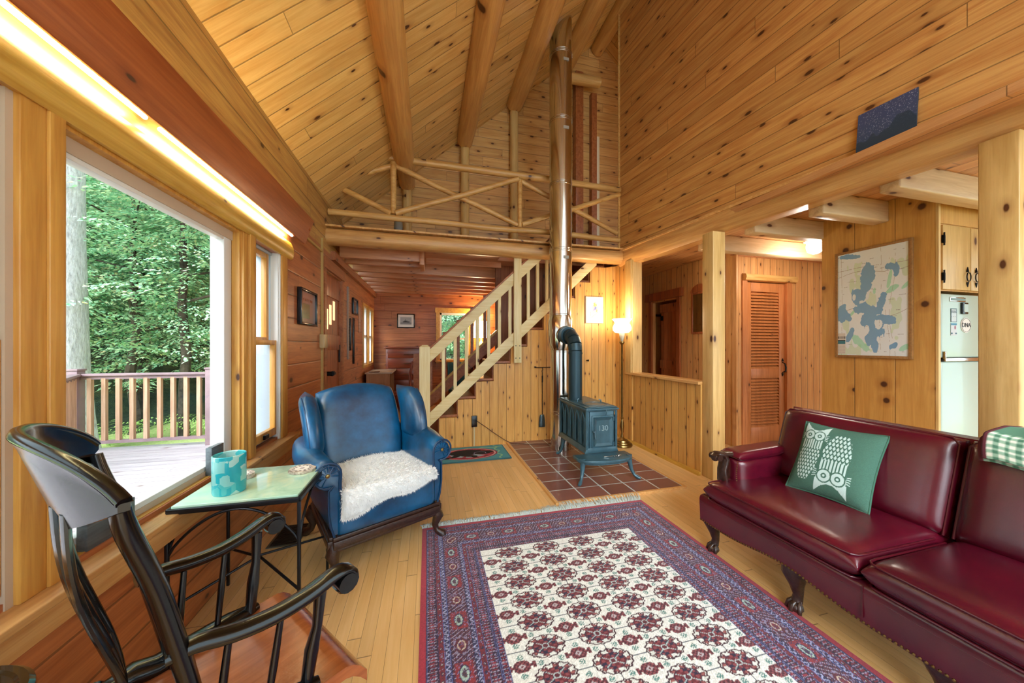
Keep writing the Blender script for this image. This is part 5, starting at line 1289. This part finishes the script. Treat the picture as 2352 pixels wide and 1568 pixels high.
M().box(XW, XW+.02, 3.84, 3.865, 0, 2.42).build('vertical_channel', m_tan, t, smooth=False); M().box(XW, XW+.018, 3.06, 3.84, 2.27, 2.29).build('horizontal_channel', m_tan, t, smooth=False)
M().box(XW, XW+.05, 3.79, 3.90, 1.27, 1.41).build('switch_box', plain('box_cream', 'c4a878', .45), t, smooth=False, bevel=.003)
# ================= BACK ROOM =================
m_mah = wood('cherry_wood', '94401f', '6e2812', along=0, across=2, width=None, knots=0, rough=.3, coat=.4)
t = thing('chest_of_drawers', 'tall reddish brown chest of drawers against the far end wall', 'dresser', (-.40, 7.15, 0))
M().box(-.80, .06, 6.96, 7.37, .03, 1.23).build('case', m_mah, t, smooth=False, bevel=.005)
M().box(-.83, .09, 6.93, 7.38, 1.23, 1.26).build('top', m_mah, t, smooth=False, bevel=.006)
zz = [1.20, 1.03, .83, .60, .36, .10]
for i in range(5):
    d = M().box(-.76, .02, 6.94, 6.965, zz[i+1]+.012, zz[i]).build('drawer', m_mah, t, smooth=False, bevel=.003)
    zc = (zz[i]+zz[i+1])/2; M().tube([(-.46, 6.94, zc), (-.45, 6.915, zc), (-.29, 6.915, zc), (-.28, 6.94, zc)], .006, 8).build('pull', m_brass, d)
t = thing('desk', 'pale topped small desk in front of the far sash windows', 'desk', (-.83, 6.35, 0))
m_dk = wood('desk_side', 'b47c4c', '96603a', along=2, across=0, width=None, knots=0)
M().box(-1.04, -.60, 6.10, 6.95, .80, .825).build('desk_top', plain('desk_top_pale', 'c4aa90', .25, var=.15), t, smooth=False, bevel=.003)
M().box(-1.02, -.64, 6.12, 6.14, 0, .80).build('side_panel', m_dk, t, smooth=False); M().box(-1.02, -.64, 6.90, 6.92, 0, .80).build('side_panel', m_dk, t, smooth=False); M().box(-1.02, -1.0, 6.14, 6.90, .3, .80).build('back_panel', m_dk, t, smooth=False)
o = M().box(-.98, -.82, 6.14, 6.30, .825, .832).build('notebook', m_black, smooth=False); origin(o, (-.9, 6.22, .825)); tag(o, 'dark flat notebook on the pale desk', 'notebook')
t = thing('desk_chair', 'reddish wooden ladder back chair facing the small desk', 'chair', (-.38, 6.2, 0), 0)
for y in (5.98, 6.36):
    M().tube([(-.28, y, 0), (-.30, y, .45), (-.30, y, .8), (-.25, y, 1.02)], .016, 10).build('back_post', m_mah, t); M().tube([(-.62, y, 0), (-.62, y, .45)], .016, 10).build('leg', m_mah, t)
M().box(-.65, -.28, 5.96, 6.38, .44, .465).build('seat', m_mah, t, bevel=.006, smooth=False)
for z in (.66, .80, .94): M().box(-.30+.1*(z-.8), -.285+.1*(z-.8), 5.98, 6.36, z, z+.055).build('ladder_slat', m_mah, t, bevel=.003, smooth=False)
def ship(s, t_):
    rgb = np.tile(hexa('a8aaae'), (*s.shape, 1)); x, y = s, t_; paint(rgb, y < .30, '8c8e92'); paint(rgb, (y < .42) & (y > .28) & (np.abs(x-.52) < .30), '2c2c30'); paint(rgb, (y < .55) & (y > .42) & (np.abs(x-.48) < .16), '6a6c70'); paint(rgb, (np.abs(x-.46) < .012) & (y < .75) & (y > .4), '303034'); return rgb
t = thing('ship_picture', 'black framed picture of a ship on the far end wall above the dresser', 'picture', (-.445, 7.39, 1.81))
M().box(-.625, -.265, 7.375, 7.398, 1.66, 1.965).build('frame', m_black, t, smooth=False, bevel=.002)
M().box(-.602, -.288, 7.370, 7.376, 1.683, 1.942).build('mat', m_white, t, smooth=False)
painted('print', (-.56, 7.3695, 1.735), (.23, 0, 0), (0, 0, .155), 60, 40, ship, m_vc, t)
t = thing('bookcase', 'low wooden bookcase under the glowing table lamp', 'bookcase', (1.15, 7.2, 0))
M().box(.93, .95, 7.0, 7.36, 0, 1.13).box(1.5, 1.52, 7.0, 7.36, 0, 1.13).box(.95, 1.5, 7.34, 7.36, 0, 1.13).build('case', m_mah, t, smooth=False)
for z in (.05, .42, .78, 1.11): M().box(.93, 1.52, 7.0, 7.36, z, z+.02).build('shelf', m_mah, t, smooth=False)
t = thing('table_lamp', 'glowing table lamp with a wide cone shade beyond the stair railing', 'table lamp', (1.13, 7.15, 1.13))
M().lathe([(0, 1.13), (.07, 1.13), (.06, 1.16), (.02, 1.18), (.05, 1.24), (.055, 1.30), (.03, 1.36), (.012, 1.40), (.012, 1.50)], (1.13, 7.15, 0), 24).build('base', m_white, t)
M().lathe([(.225, 1.46), (.13, 1.82), (.128, 1.82), (.222, 1.46)], (1.13, 7.15, 0), 32).build('lamp_shade', emit('lamp_shade_glow', 'ffe2a8', 3.2), t)
t = thing('teal_chair', 'dark teal upholstered chair beneath the far window', 'chair', (.62, 6.75, 0))
m_teal = plain('teal_cloth', '2f5f64', .8)
M().slab(lambda u, v: ((.40+.42*u, 6.95, .42+.52*v), (0, 1, 0)), .05, 12, 12, 6).build('backrest', m_teal, t); M().slab(lambda u, v: ((.40+.42*u, 6.52+.42*v, .42), (0, 0, 1)), .06, 12, 12, 6).build('seat', m_teal, t)
for x in (.43, .79):
    for y in (6.55, 6.92): M().tube([(x, y, 0), (x, y, .38)], .016, 8).build('leg', m_mah, t)
t = thing('magazine_rack', 'narrow black and white magazine rack beside the stair foot', 'rack', (-.36, 5.45, 0))
M().box(-.40, -.385, 5.32, 5.62, .05, .52).build('side_panel', m_black, t, smooth=False); M().box(-.30, -.285, 5.32, 5.62, .05, .52).build('side_panel', m_white, t, smooth=False); M().box(-.385, -.30, 5.32, 5.62, .05, .07).build('bottom', m_black, t, smooth=False)
for x in (-.39, -.30):
    for y in (5.34, 5.6): M().box(x-.008, x+.008, y-.01, y+.01, 0, .05).build('foot', m_black, t, smooth=False)
# ================= RIGHT SIDE =================
def mapf(s, t_):
    from math import pi
    rng = np.random.RandomState(4)
    def vn(sc, seed):
        r = np.random.RandomState(seed); g = r.rand(sc+2, sc+2); x = s*sc; y = t_*sc; i = x.astype(int).clip(0, sc); j = y.astype(int).clip(0, sc); fx = x-i; fy = y-j; fx = fx*fx*(3-2*fx); fy = fy*fy*(3-2*fy)
        return (g[j, i]*(1-fx)+g[j, i+1]*fx)*(1-fy)+(g[j+1, i]*(1-fx)+g[j+1, i+1]*fx)*fy
    n = vn(9, 1)*.42+vn(22, 2)*.30+vn(50, 3)*.28
    rgb = np.tile(hexa('e6f2f8'), (*s.shape, 1)); paint(rgb, vn(6, 8)*.6+vn(18, 9)*.4 > .66, 'd4ead8')
    def blob(cx, cy, rx, ry, rot=0, k=1.0):
        c_, s_ = math.cos(rot), math.sin(rot); u = (s-cx)*c_+(t_-cy)*1.0*s_; v = -(s-cx)*s_+(t_-cy)*c_; return np.hypot(u/rx/1.2, v/ry/1.2)-(n-.5)*k < 1
    L_ = '80b0d8'; T = t_
    lake = np.zeros(s.shape, bool)
    for cx, cy, rx, ry, rot in [(.46, .74, .075, .10, -.25), (.42, .66, .05, .08, -.3), (.33, .58, .09, .045, -.3), (.28, .53, .07, .03, -.7), (.42, .45, .12, .05, 0), (.50, .41, .10, .07, 0), (.63, .47, .05, .09, -.5), (.48, .33, .09, .06, 0), (.66, .34, .13, .03, -.15), (.55, .24, .12, .07, 0), (.50, .17, .08, .05, 0), (.56, .10, .04, .06, .1), (.18, .96, .12, .02, -.1), (.77, .80, .07, .03, -.2), (.83, .77, .03, .05, 0), (.07, .42, .07, .07, .5), (.16, .38, .06, .03, -.5), (.20, .20, .03, .07, -.7), (.67, .56, .035, .02, 0), (.80, .10, .06, .025, .3)]:
        lake |= blob(cx, cy, rx, ry, rot)
    for cx, cy, rx, ry in [(.52, .54, .075, .06), (.26, .56, .022, .026), (.45, .25, .03, .035), (.60, .29, .045, .04)]: lake &= ~blob(cx, cy, rx, ry, 0, .6)
    paint(rgb, lake, L_)
    for cx, cy, rx, ry, rot in [(.75, .70, .02, .09, -.3), (.78, .60, .07, .02, .25), (.95, .62, .06, .018, .5), (.35, .12, .12, .035, -.5), (.55, .60, .02, .03, 0), (.22, .40, .06, .012, .6), (.93, .08, .07, .02, .3)]:
        g_ = blob(cx, cy, rx, ry, rot) & ~lake; rgb[g_] = rgb[g_]*.45+hexa('84e0b4')*.55
    for k in range(46):
        cx, cy = rng.rand()*.9+.04, rng.rand()*.92+.04; w_ = rng.rand()*.03+.012; q = (np.abs(t_-cy) < .0022) & (np.abs(s-cx) < w_) & (np.sin(s*900) > -.4) & ~lake; rgb[q] = hexa('8a8a92')
    for k in range(7):
        f0, a0, p0 = rng.rand(), rng.rand()*.06, rng.rand()*6; d = np.abs((t_ if k % 2 else s)-(f0+a0*np.sin((s if k % 2 else t_)*7+p0))) < .0018; rgb[d & ~lake & (n > .45)] = hexa('a09a94')
    lg = (s > .01) & (s < .13) & (t_ > .02) & (t_ < .22); paint(rgb, lg, 'd8d6d0'); paint(rgb, lg & (t_ > .115) & (t_ < .155), '3f7f90'); paint(rgb, lg & (t_ > .145) & (t_ < .155), '2a3438'); paint(rgb, lg & (t_ > .165) & (t_ < .19) & (np.sin(s*420) > -.3), '4a4a50'); paint(rgb, lg & (t_ < .105) & (np.sin(t_*420) > .5) & (np.sin(s*330) > -.6), 'a8a8a8')
    return rgb
t = thing('lake_map', 'large framed map of a branching blue lake on the pine panel wall', 'map', (3.78, 2.04, 1.67))
m_cork = plain('cork_frame', 'a87c48', .7, var=.3, vscale=60)
frame_y(M(), 3.765, 3.788, 1.778, 2.298, 1.185, 2.165, .022).build('frame', m_cork, t, smooth=False, bevel=.002)
painted('map_sheet', (3.772, 2.282, 1.20), (0, -.49, 0), (0, 0, .95), 260, 480, mapf, vcol('map_print', .3, coat=.5), t)
# fridge
FY = 1.66
t = thing('refrigerator', 'pale green-grey refrigerator with magnets standing behind the thick post', 'refrigerator', (4.2, 2.0, 0))
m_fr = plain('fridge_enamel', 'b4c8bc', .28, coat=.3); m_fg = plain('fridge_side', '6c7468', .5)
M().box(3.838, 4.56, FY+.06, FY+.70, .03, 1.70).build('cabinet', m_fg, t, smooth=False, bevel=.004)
for z0, z1 in [(.08, 1.17), (1.20, 1.70)]:
    d = M().box(3.86, 4.56, FY, FY+.05, z0, z1).build('door', m_fr, t, smooth=False, bevel=.012)
    M().box(3.850, 3.861, FY+.012, FY+.052, z0+.01, z1-.01).build('edge_trim', m_fg, d, smooth=False)
M().box(3.86, 4.56, FY+.05, FY+.06, .03, 1.70).build('gasket', m_black, t, smooth=False)
M().box(3.88, 4.56, FY-.012, FY+.0, 1.172, 1.198).build('divider_trim', m_chrome, t, smooth=False, bevel=.002)
M().box(3.866, 3.876, FY-.018, FY, 1.19, 1.25).build('handle', m_chrome, t, smooth=False, bevel=.003)
b3 = M().box(3.95, 4.14, FY-.006, FY, 1.64, 1.675).build('name_plate', m_chrome, t, smooth=False, bevel=.002)
M().box(3.958, 4.132, FY-.008, FY-.006, 1.648, 1.667).build('plate_face', plain('plate_grey', '7c9490', .5), b3, smooth=False)
t = thing('oval_magnet', 'white oval magnet lettered DNA on the refrigerator door', 'magnet', (4.145, FY-.004, 1.455))
ov = M(); N = 32; ov.prism([(4.148+.062*math.cos(2*PI*k/N), 1.457+.062*.95*math.sin(2*PI*k/N)) for k in range(N)], FY-.005, FY-.001, 'y'); ov.build('disc', m_white, t, smooth=False)
rg = M().tube([(4.148+.056*math.cos(2*PI*k/N), FY-.0055, 1.457+.053*math.sin(2*PI*k/N)) for k in range(N+1)], .0012, 5, caps=False).build('rim', m_iron, t)
text_mesh('lettering', 'DNA', .048, plain('ink', '2c2c30', .6), t, Vector((4.148, FY-.006, 1.457)), Matrix.Rotation(PI/2, 3, 'X'), .0008, 1.0)
def note1(s, t_): rgb = np.tile(hexa('c4d0d4'), (*s.shape, 1)); paint(rgb, (s < .08) | (s > .92) | (t_ < .05) | (t_ > .95), '4a6470'); paint(rgb, (t_ > .66) & (t_ < .86) & (np.sin(s*30+t_*60) > -.2), '3c5468'); paint(rgb, (np.abs(t_-.4) < .02) & (np.sin(s*20) > 0), '3c5468'); return rgb
def note2(s, t_): rgb = np.tile(hexa('c8ccd0'), (*s.shape, 1)); paint(rgb, t_ > .84, '5c94b0'); paint(rgb, (np.hypot(s-.7, t_-.65) < .16), 'a07484'); paint(rgb, (t_ > .12) & (t_ < .24) & (np.abs(s-.5) > .2), '3c6478'); return rgb
for z0, z1, fn, lab in [(1.475, 1.59, note1, 'upper small paper note on the refrigerator door'), (1.37, 1.475, note2, 'lower small paper note with a blue top edge on the refrigerator')]:
    o = painted('paper_note', (0, 0, 0), (.072, 0, 0), (0, 0, z1-z0-.008), 30, 40, note1 if z0 > 1.4 else note2, m_vc, None, th=.002); o.location = (3.964, FY-.003, z0+.004); tag(o, lab, 'note')
t = thing('small_clock', 'small square black framed timer on the refrigerator above the oval magnet', 'timer', (4.12, FY-.01, 1.59))
M().box(4.085, 4.155, FY-.014, FY-.001, 1.545, 1.635).build('case', m_black, t, smooth=False, bevel=.003); M().box(4.097, 4.147, FY-.016, FY-.014, 1.56, 1.622).build('face', plain('face_pale', 'b8ccc8', .4), t, smooth=False)
# wall cabinet
t = thing('wall_cabinet', 'pine wall cabinet with black hinges above the refrigerator', 'cabinet', (4.3, 1.8, 1.73))
M().box(3.84, 5.1, FY+.02, FY+.36, 1.725, 2.25).build('carcase', m_panel, t, smooth=False)
for x0, x1, hx in [(3.875, 4.215, 4.165), (4.225, 4.57, 4.275)]:
    d = M().box(x0, x1, FY, FY+.02, 1.735, 2.235).build('door', m_post, t, smooth=False, bevel=.003)
    rr = M().tube([(hx+.025*math.sin(a_*2*PI/20), FY-.012, 1.84+.035*math.cos(a_*2*PI/20)) for a_ in range(21)], .0035, 6, caps=False).tube([(hx, FY-.006, 1.88), (hx, FY-.006, 1.92)], [.008, .002], 6).tube([(hx, FY-.006, 1.80), (hx, FY-.006, 1.76)], [.008, .002], 6)
    rr.build('pull', m_blackm, d)
    h = x0-.008 if x0 < 4 else x1+.008
    for z in (1.83, 2.12): M().box(h-.012, h+.02, FY-.008, FY, z-.03, z+.03).tube([(h, FY-.01, z-.05), (h, FY-.01, z+.05)], .005, 8).build('hinge', m_blackm, d)
# mirror
t = thing('wall_mirror', 'wooden framed mirror with an arched top on the hall wall', 'mirror', (3.78, 3.95, 1.8))
frame_y(M(), 3.765, 3.788, 3.78, 4.075, 1.46, 2.06, .03).build('frame', m_doorr, t, smooth=False, bevel=.003)
arc_ = [(3.77, 2.06)]+[(3.77+.31*k/16, 2.09+.085*math.sin(PI*k/16)**.7) for k in range(17)]+[(4.08, 2.06)]
M().prism(arc_, 3.762, 3.788, 'x').build('crest', m_doorr, t, smooth=False)
mm_ = NT('mirror_silver'); mm_.pr(Base_Color=(.8, .8, .8, 1), Metallic=1.0, Roughness=.02); M().box(3.77, 3.774, 3.805, 4.05, 1.485, 2.05).build('mirror_glass', mm_.m, t, smooth=False)
# ceiling light
t = thing('ceiling_light', 'small lit ceiling light fixture on the kitchen ceiling behind the map wall', 'ceiling light', (4.05, 2.70, 2.5))
M().lathe([(0, 2.52), (.10, 2.52), (.10, 2.44), (.06, 2.42), (0, 2.42)], (4.13, 2.70, 0), 24).build('base', m_white, t); M().lathe([(.07, 2.43), (.08, 2.39), (.068, 2.33), (.03, 2.305), (0, 2.30)], (4.13, 2.70, 0), 24).build('globe', emit('globe_glow', 'fff6e6', 6), t)
# star picture on the ledge
def sky(s, t_):
    rng = np.random.RandomState(9); rgb = np.tile(hexa('3c4468'), (*s.shape, 1)); k = np.clip(1-t_, 0, 1)[..., None]; rgb = rgb*(1-k*.45)+hexa('24404e')*k*.45
    st = rng.rand(*s.shape); r2 = (st > .955) & (t_ > .15+.1*np.sin(s*5)); rgb[r2] = hexa('c4cce0')*(.55+.45*rng.rand(int(r2.sum()), 1))
    hill = t_ < .22+.34*np.exp(-((s-.78)/.22)**2)+.03*np.sin(s*30)+.1*np.exp(-((s-.3)/.05)**2); rgb[hill] = rgb[hill]*.25+hexa('1c3040')*.75; return rgb
t = painted('star_picture', (0, 0, 0), (.275, 0, 0), (0, .032, .262), 120, 100, sky, vcol('canvas_print', .6), None, th=.012)
t.rotation_euler = (0, 0, RA); q = Vector((2.575, 4.1, 0)) + Matrix.Rotation(RA, 3, 'Z') @ Vector((2.50, -.010, 2.616)); t.location = q
tag(t, 'unframed picture of a starry night sky leaning on the ledge of the tall wall', 'picture')
# ================= OUTSIDE THINGS =================
m_rail = plain('stained_rail', '8c7478', .6, var=.2); m_bal = wood('weathered_baluster', 'c4a084', 'a07c60', along=2, across=0, width=None, knots=0, rough=.7, coat=0)
t = thing('deck_railing', 'mauve stained deck railing with weathered upright balusters', 'railing', (-4.47, 5.62, -.10))
PA, PB, PC = Vector((-4.47, 5.62, 0)), Vector((-2.95, 5.58, 0)), Vector((-1.2, 5.55, 0)); PD = Vector((-3.55, 4.05, 0))
for p in (PA, PB, PD):
    M().box(p.x-.055, p.x+.055, p.y-.055, p.y+.055, -.10, .96).box(p.x-.065, p.x+.065, p.y-.065, p.y+.065, .96, .985).build('post', m_rail, t, smooth=False, bevel=.004)
for a, b in ((PA, PB), (PB, PC), (PA, PD)):
    M().beam(a+Vector((0, 0, .905)), b+Vector((0, 0, .905)), .11, .03).build('cap_rail', m_rail, t, smooth=False, bevel=.004)
    M().beam(a+Vector((0, 0, .87)), b+Vector((0, 0, .87)), .04, .05).build('top_rail', m_rail, t, smooth=False)
    M().beam(a+Vector((0, 0, .01)), b+Vector((0, 0, .01)), .05, .04).build('bottom_rail', m_rail, t, smooth=False)
    L_ = (b-a).length; n = int(L_/.152)
    for i in range(1, n):
        p = a.lerp(b, i/n); M().box(p.x-.022, p.x+.022, p.y-.022, p.y+.022, .02, .86).build('baluster', m_bal, t, smooth=False)
# bark and big trunk
mb = NT('pale_bark'); co = mb.coord(); mp_ = mb.n('ShaderNodeMapping'); mb.lk(co, mp_.inputs[0]); mp_.inputs['Scale'].default_value = (9, 9, 2.2)
v_ = mb.noise(mp_.outputs[0], 3.5, 6, .75, .2); mb.lk(mb.ramp(v_, [(.3, rgba('8c8a8e')), (.5, rgba('c4c2c8')), (.7, rgba('e4e4ea'))]), mb.b.inputs['Base Color']); mb.pr(Roughness=.9); mb.bump(v_, .8, .04)
md = NT('dark_bark'); v_ = md.noise(md.coord(), 8, 4); md.lk(md.ramp(v_, [(.3, rgba('2c2620')), (.7, rgba('5c5048'))]), md.b.inputs['Base Color']); md.pr(Roughness=.95)
TX, TY = -6.17, 7.36
g0 = gz(TX, TY)-.1
m = M(); N = 26; n = 36
for i in range(N+1):
    z = g0+8.2*i/N; k = (z-g0)
    for j in range(n):
        a = 2*PI*j/n; r = (.42+.16*math.exp(-k*1.2)-.030*k)*(1+.05*mnoise.noise(Vector((math.cos(a)*3, math.sin(a)*3, z*.6)))+.03*mnoise.noise(Vector((math.cos(a)*9, math.sin(a)*9, z*3))))
        m.v.append((TX+r*math.cos(a)+.02*k, TY+r*math.sin(a), z))
for i in range(N):
    for j in range(n): m.f.append((i*n+j, i*n+(j+1) % n, (i+1)*n+(j+1) % n, (i+1)*n+j))
m.f.append(tuple(N*n+j for j in range(n)))
o = m.build('tree_trunk', mb.m, ang=60); origin(o, (TX, TY, g0)); tag(o, 'thick pale barked tree trunk behind the deck railing', 'tree')
# leaves
ml = NT('beech_leaf'); ml.t.nodes.remove(ml.b); ge = ml.n('ShaderNodeNewGeometry')
lc = ml.ramp(ge.outputs['Random Per Island'], [(0, rgba('84bc98')), (.35, rgba('a8d8b4')), (.65, rgba('cceac8')), (.9, rgba('e2f2cc')), (1, rgba('e4cca4'))])
df = ml.n('ShaderNodeBsdfDiffuse'); ml.lk(lc, df.inputs[0]); tr = ml.n('ShaderNodeBsdfTranslucent'); ml.lk(lc, tr.inputs[0]); mx = ml.n('ShaderNodeMixShader'); mx.inputs[0].default_value = .3; ml.lk(df.outputs[0], mx.inputs[1]); ml.lk(tr.outputs[0], mx.inputs[2]); ml.lk(mx.outputs[0], ml.out.inputs[0])
def crown_mesh(seed, rx=2.2, rz=2.6, ns=210, nl=86):
    r = np.random.RandomState(seed); V = []; 
    for k in range(ns):
        u = r.randn(3); u /= np.linalg.norm(u); rad = r.rand()**.33; c_ = np.array([u[0]*rx*rad, u[1]*rx*rad, u[2]*rz*rad]); az = r.rand()*6.28; tilt = r.uniform(-.25, .35)
        ex = np.array([math.cos(az), math.sin(az), -.18]); ey = np.array([-math.sin(az), math.cos(az), tilt])
        for j in range(nl):
            a, b = r.uniform(0, .95), r.uniform(-.42, .42); p = c_+ex*a+ey*b*(1-.5*a)+np.array([0, 0, r.uniform(-.05, .05)-.12*a*a])
            yaw = az+math.atan2(b, .4)+r.uniform(-.5, .5); L_ = r.uniform(.055, .105); W_ = L_*r.uniform(.26, .38); pt = r.uniform(-.45, .15); ro = r.uniform(-.5, .5)
            d = np.array([math.cos(yaw)*math.cos(pt), math.sin(yaw)*math.cos(pt), math.sin(pt)]); sd = np.array([-math.sin(yaw), math.cos(yaw), ro]); sd /= np.linalg.norm(sd)
            V += [p, p+d*L_*.4+sd*W_, p+d*L_+np.array([0, 0, -.02]), p+d*L_*.4-sd*W_]
    V = np.array(V, np.float32); nf = len(V)//4; me = bpy.data.meshes.new('crown')
    me.vertices.add(len(V)); me.vertices.foreach_set('co', V.ravel()); me.loops.add(nf*4); me.loops.foreach_set('vertex_index', np.arange(nf*4, dtype=np.int32)); me.polygons.add(nf); me.polygons.foreach_set('loop_start', np.arange(nf, dtype=np.int32)*4); me.update(calc_edges=True); me.validate(); me.materials.append(ml.m); return me
CR = [crown_mesh(1), crown_mesh(2, 2.4, 2.2), crown_mesh(3, 2.0, 3.0)]
def trunk_mesh(seed):
    m = M(); r = random.Random(seed); pts = [(0+.12*mnoise.noise(Vector((i*.5, seed, 0))), .12*mnoise.noise(Vector((seed, i*.5, 0))), i*.6) for i in range(13)]
    m.tube(pts, [.11-.006*i for i in range(13)], 8)
    for k in range(9):
        h = 3+k*.5; i = int(h/.6); p = pts[min(12, i)]; a = r.random()*6.28; m.tube([p, (p[0]+.8*math.cos(a), p[1]+.8*math.sin(a), p[2]+.25), (p[0]+1.6*math.cos(a), p[1]+1.6*math.sin(a), p[2]+.3)], [.03, .02, .008], 5)
    me = bpy.data.meshes.new('trunk'); me.from_pydata([tuple(v) for v in m.v], [], m.f); me.materials.append(md.m); return me
TRK = [trunk_mesh(1), trunk_mesh(2)]
TREES = [(-6.6, 9.6, 3.0, 1.0), (-4.4, 10.0, 2.7, .95), (-8.9, 8.6, 3.0, 1.05), (-5.6, 11.8, 3.6, 1.1), (-3.0, 11.5, 3.2, 1.0), (-7.8, 11.6, 4.2, 1.1), (-10.4, 11.2, 4.0, 1.15), (-4.2, 13.6, 4.6, 1.2), (-6.8, 14.2, 5.6, 1.25),
         (-9.8, 14.0, 6.0, 1.3), (-12.5, 9.8, 4.4, 1.2), (-5.4, 9.2, 5.6, 1.0), (-8.0, 9.4, 6.0, 1.0), (-3.4, 9.9, 5.2, .9), (-10.6, 9.0, 6.6, 1.1), (-1.6, 11.0, 3.6, 1.0), (.4, 11.6, 2.6, 1.0), (1.9, 11.2, 3.2, 1.0), (-.8, 13.0, 4.6, 1.2), (1.0, 13.4, 5.4, 1.2)]
for i, (x, y, zc, sc) in enumerate(TREES):
    gr0 = gz(x, y)-.05
    t = thing('broadleaf_tree', 'leafy green tree in the woods seen through the windows', 'tree', (x, y, gr0), R.random()*6, 'trees in the woods outside')
    c_ = bpy.data.objects.new('foliage', CR[i % 3]); COL.objects.link(c_); c_.parent = t; c_.location = (0, 0, zc-gr0); c_.scale = (sc, sc, sc)
    k_ = bpy.data.objects.new('trunk', TRK[i % 2]); COL.objects.link(k_); k_.parent = t; k_.scale = (1, 1, max(.8, (zc-gr0+1)/7.2))
# ferns
mf = NT('fern_leaf'); mf.pr(Base_Color=rgba('a8cc70'), Roughness=.8)
def fern_mesh(seed):
    r = random.Random(seed); m = M()
    for k in range(11):
        a = k/11*6.28+r.uniform(-.2, .2); L_ = r.uniform(.45, .7); prev = None
        for i in range(12):
            q = i/11; d = L_*q; z = .62*L_*math.sin(q*2.3)*1.2; p = Vector((math.cos(a)*d, math.sin(a)*d, z+.02)); w_ = .13*math.sin(PI*min(1, q*.9+.1))*(1-.3*q); sd = Vector((-math.sin(a), math.cos(a), 0)); fw = Vector((math.cos(a), math.sin(a), 0))
            for sg in (1, -1): b0 = len(m.v); m.v += [p-fw*.014, p+fw*.014, p+sd*sg*w_+fw*.02-Vector((0, 0, .03))]; m.f.append((b0, b0+1, b0+2))
    me = bpy.data.meshes.new('fern'); me.from_pydata([tuple(v) for v in m.v], [], m.f); me.materials.append(mf.m); return me
FM = [fern_mesh(1), fern_mesh(2)]
for i in range(16):
    x = -6.3+.32*i+R.uniform(-.2, .2); y = 11.2+.45*x*.55+R.uniform(-.5, .4)-.3
    o = bpy.data.objects.new('fern', FM[i % 2]); COL.objects.link(o); o.location = (x, y-.6, gz(x, y-.6)-.02); o.scale = [R.uniform(.8, 1.2)]*3; o.rotation_euler = (0, 0, R.random()*6); tag(o, 'light green fern at the edge of the woods behind the deck', 'fern', 'ferns behind the deck')
# ================= CAMERA, LIGHT =================
cam = bpy.data.cameras.new('camera'); co_ = bpy.data.objects.new('camera', cam); COL.objects.link(co_)
cam.sensor_width = 36; cam.lens = 760/2352*36; cam.shift_y = 8/2352; cam.clip_start = .02
co_.location = (0, 0, 1.3); co_.rotation_euler = (PI/2, 0, -TH); SC.camera = co_
w = bpy.data.worlds.new('sky'); SC.world = w; w.use_nodes = True; bg = w.node_tree.nodes['Background']
bg.inputs[0].default_value = (.72, .91, 1.0, 1); bg.inputs[1].default_value = 1.5
def point(name, loc, e, c, r=.05):
    l = bpy.data.lights.new(name, 'POINT'); l.energy = e; l.color = c; l.shadow_soft_size = r
    o = bpy.data.objects.new(name, l); COL.objects.link(o); o.location = loc; return o
WARM = (1, .78, .5)
sl_ = bpy.data.lights.new('soft_daylight', 'SUN'); sl_.energy = 4.2; sl_.angle = math.radians(50); sl_.color = (.92, .97, 1.0)
so_ = bpy.data.objects.new('soft_daylight', sl_); COL.objects.link(so_); so_.rotation_euler = Vector((.30, .72, -.62)).to_track_quat('-Z', 'Y').to_euler()
point('floor_lamp_light', (2.44, 3.80, 1.70), 9, WARM, .06)
point('table_lamp_light', (1.13, 7.15, 1.92), 16, WARM, .08)
point('kitchen_light', (4.13, 2.70, 2.22), 11, (1, .94, .84), .06)
SC.view_settings.view_transform = 'Standard'; SC.view_settings.look = 'None'; SC.view_settings.exposure = .95; SC.view_settings.gamma = 1
SC.cycles.use_adaptive_sampling = True; SC.cycles.adaptive_threshold = .08; SC.cycles.adaptive_min_samples = 12
SC.cycles.max_bounces = 5; SC.cycles.diffuse_bounces = 4; SC.cycles.glossy_bounces = 2; SC.cycles.transparent_max_bounces = 8; SC.cycles.transmission_bounces = 3
SC.cycles.sample_clamp_indirect = 6; SC.cycles.use_denoising = True; SC.cycles.caustics_reflective = False; SC.cycles.caustics_refractive = False
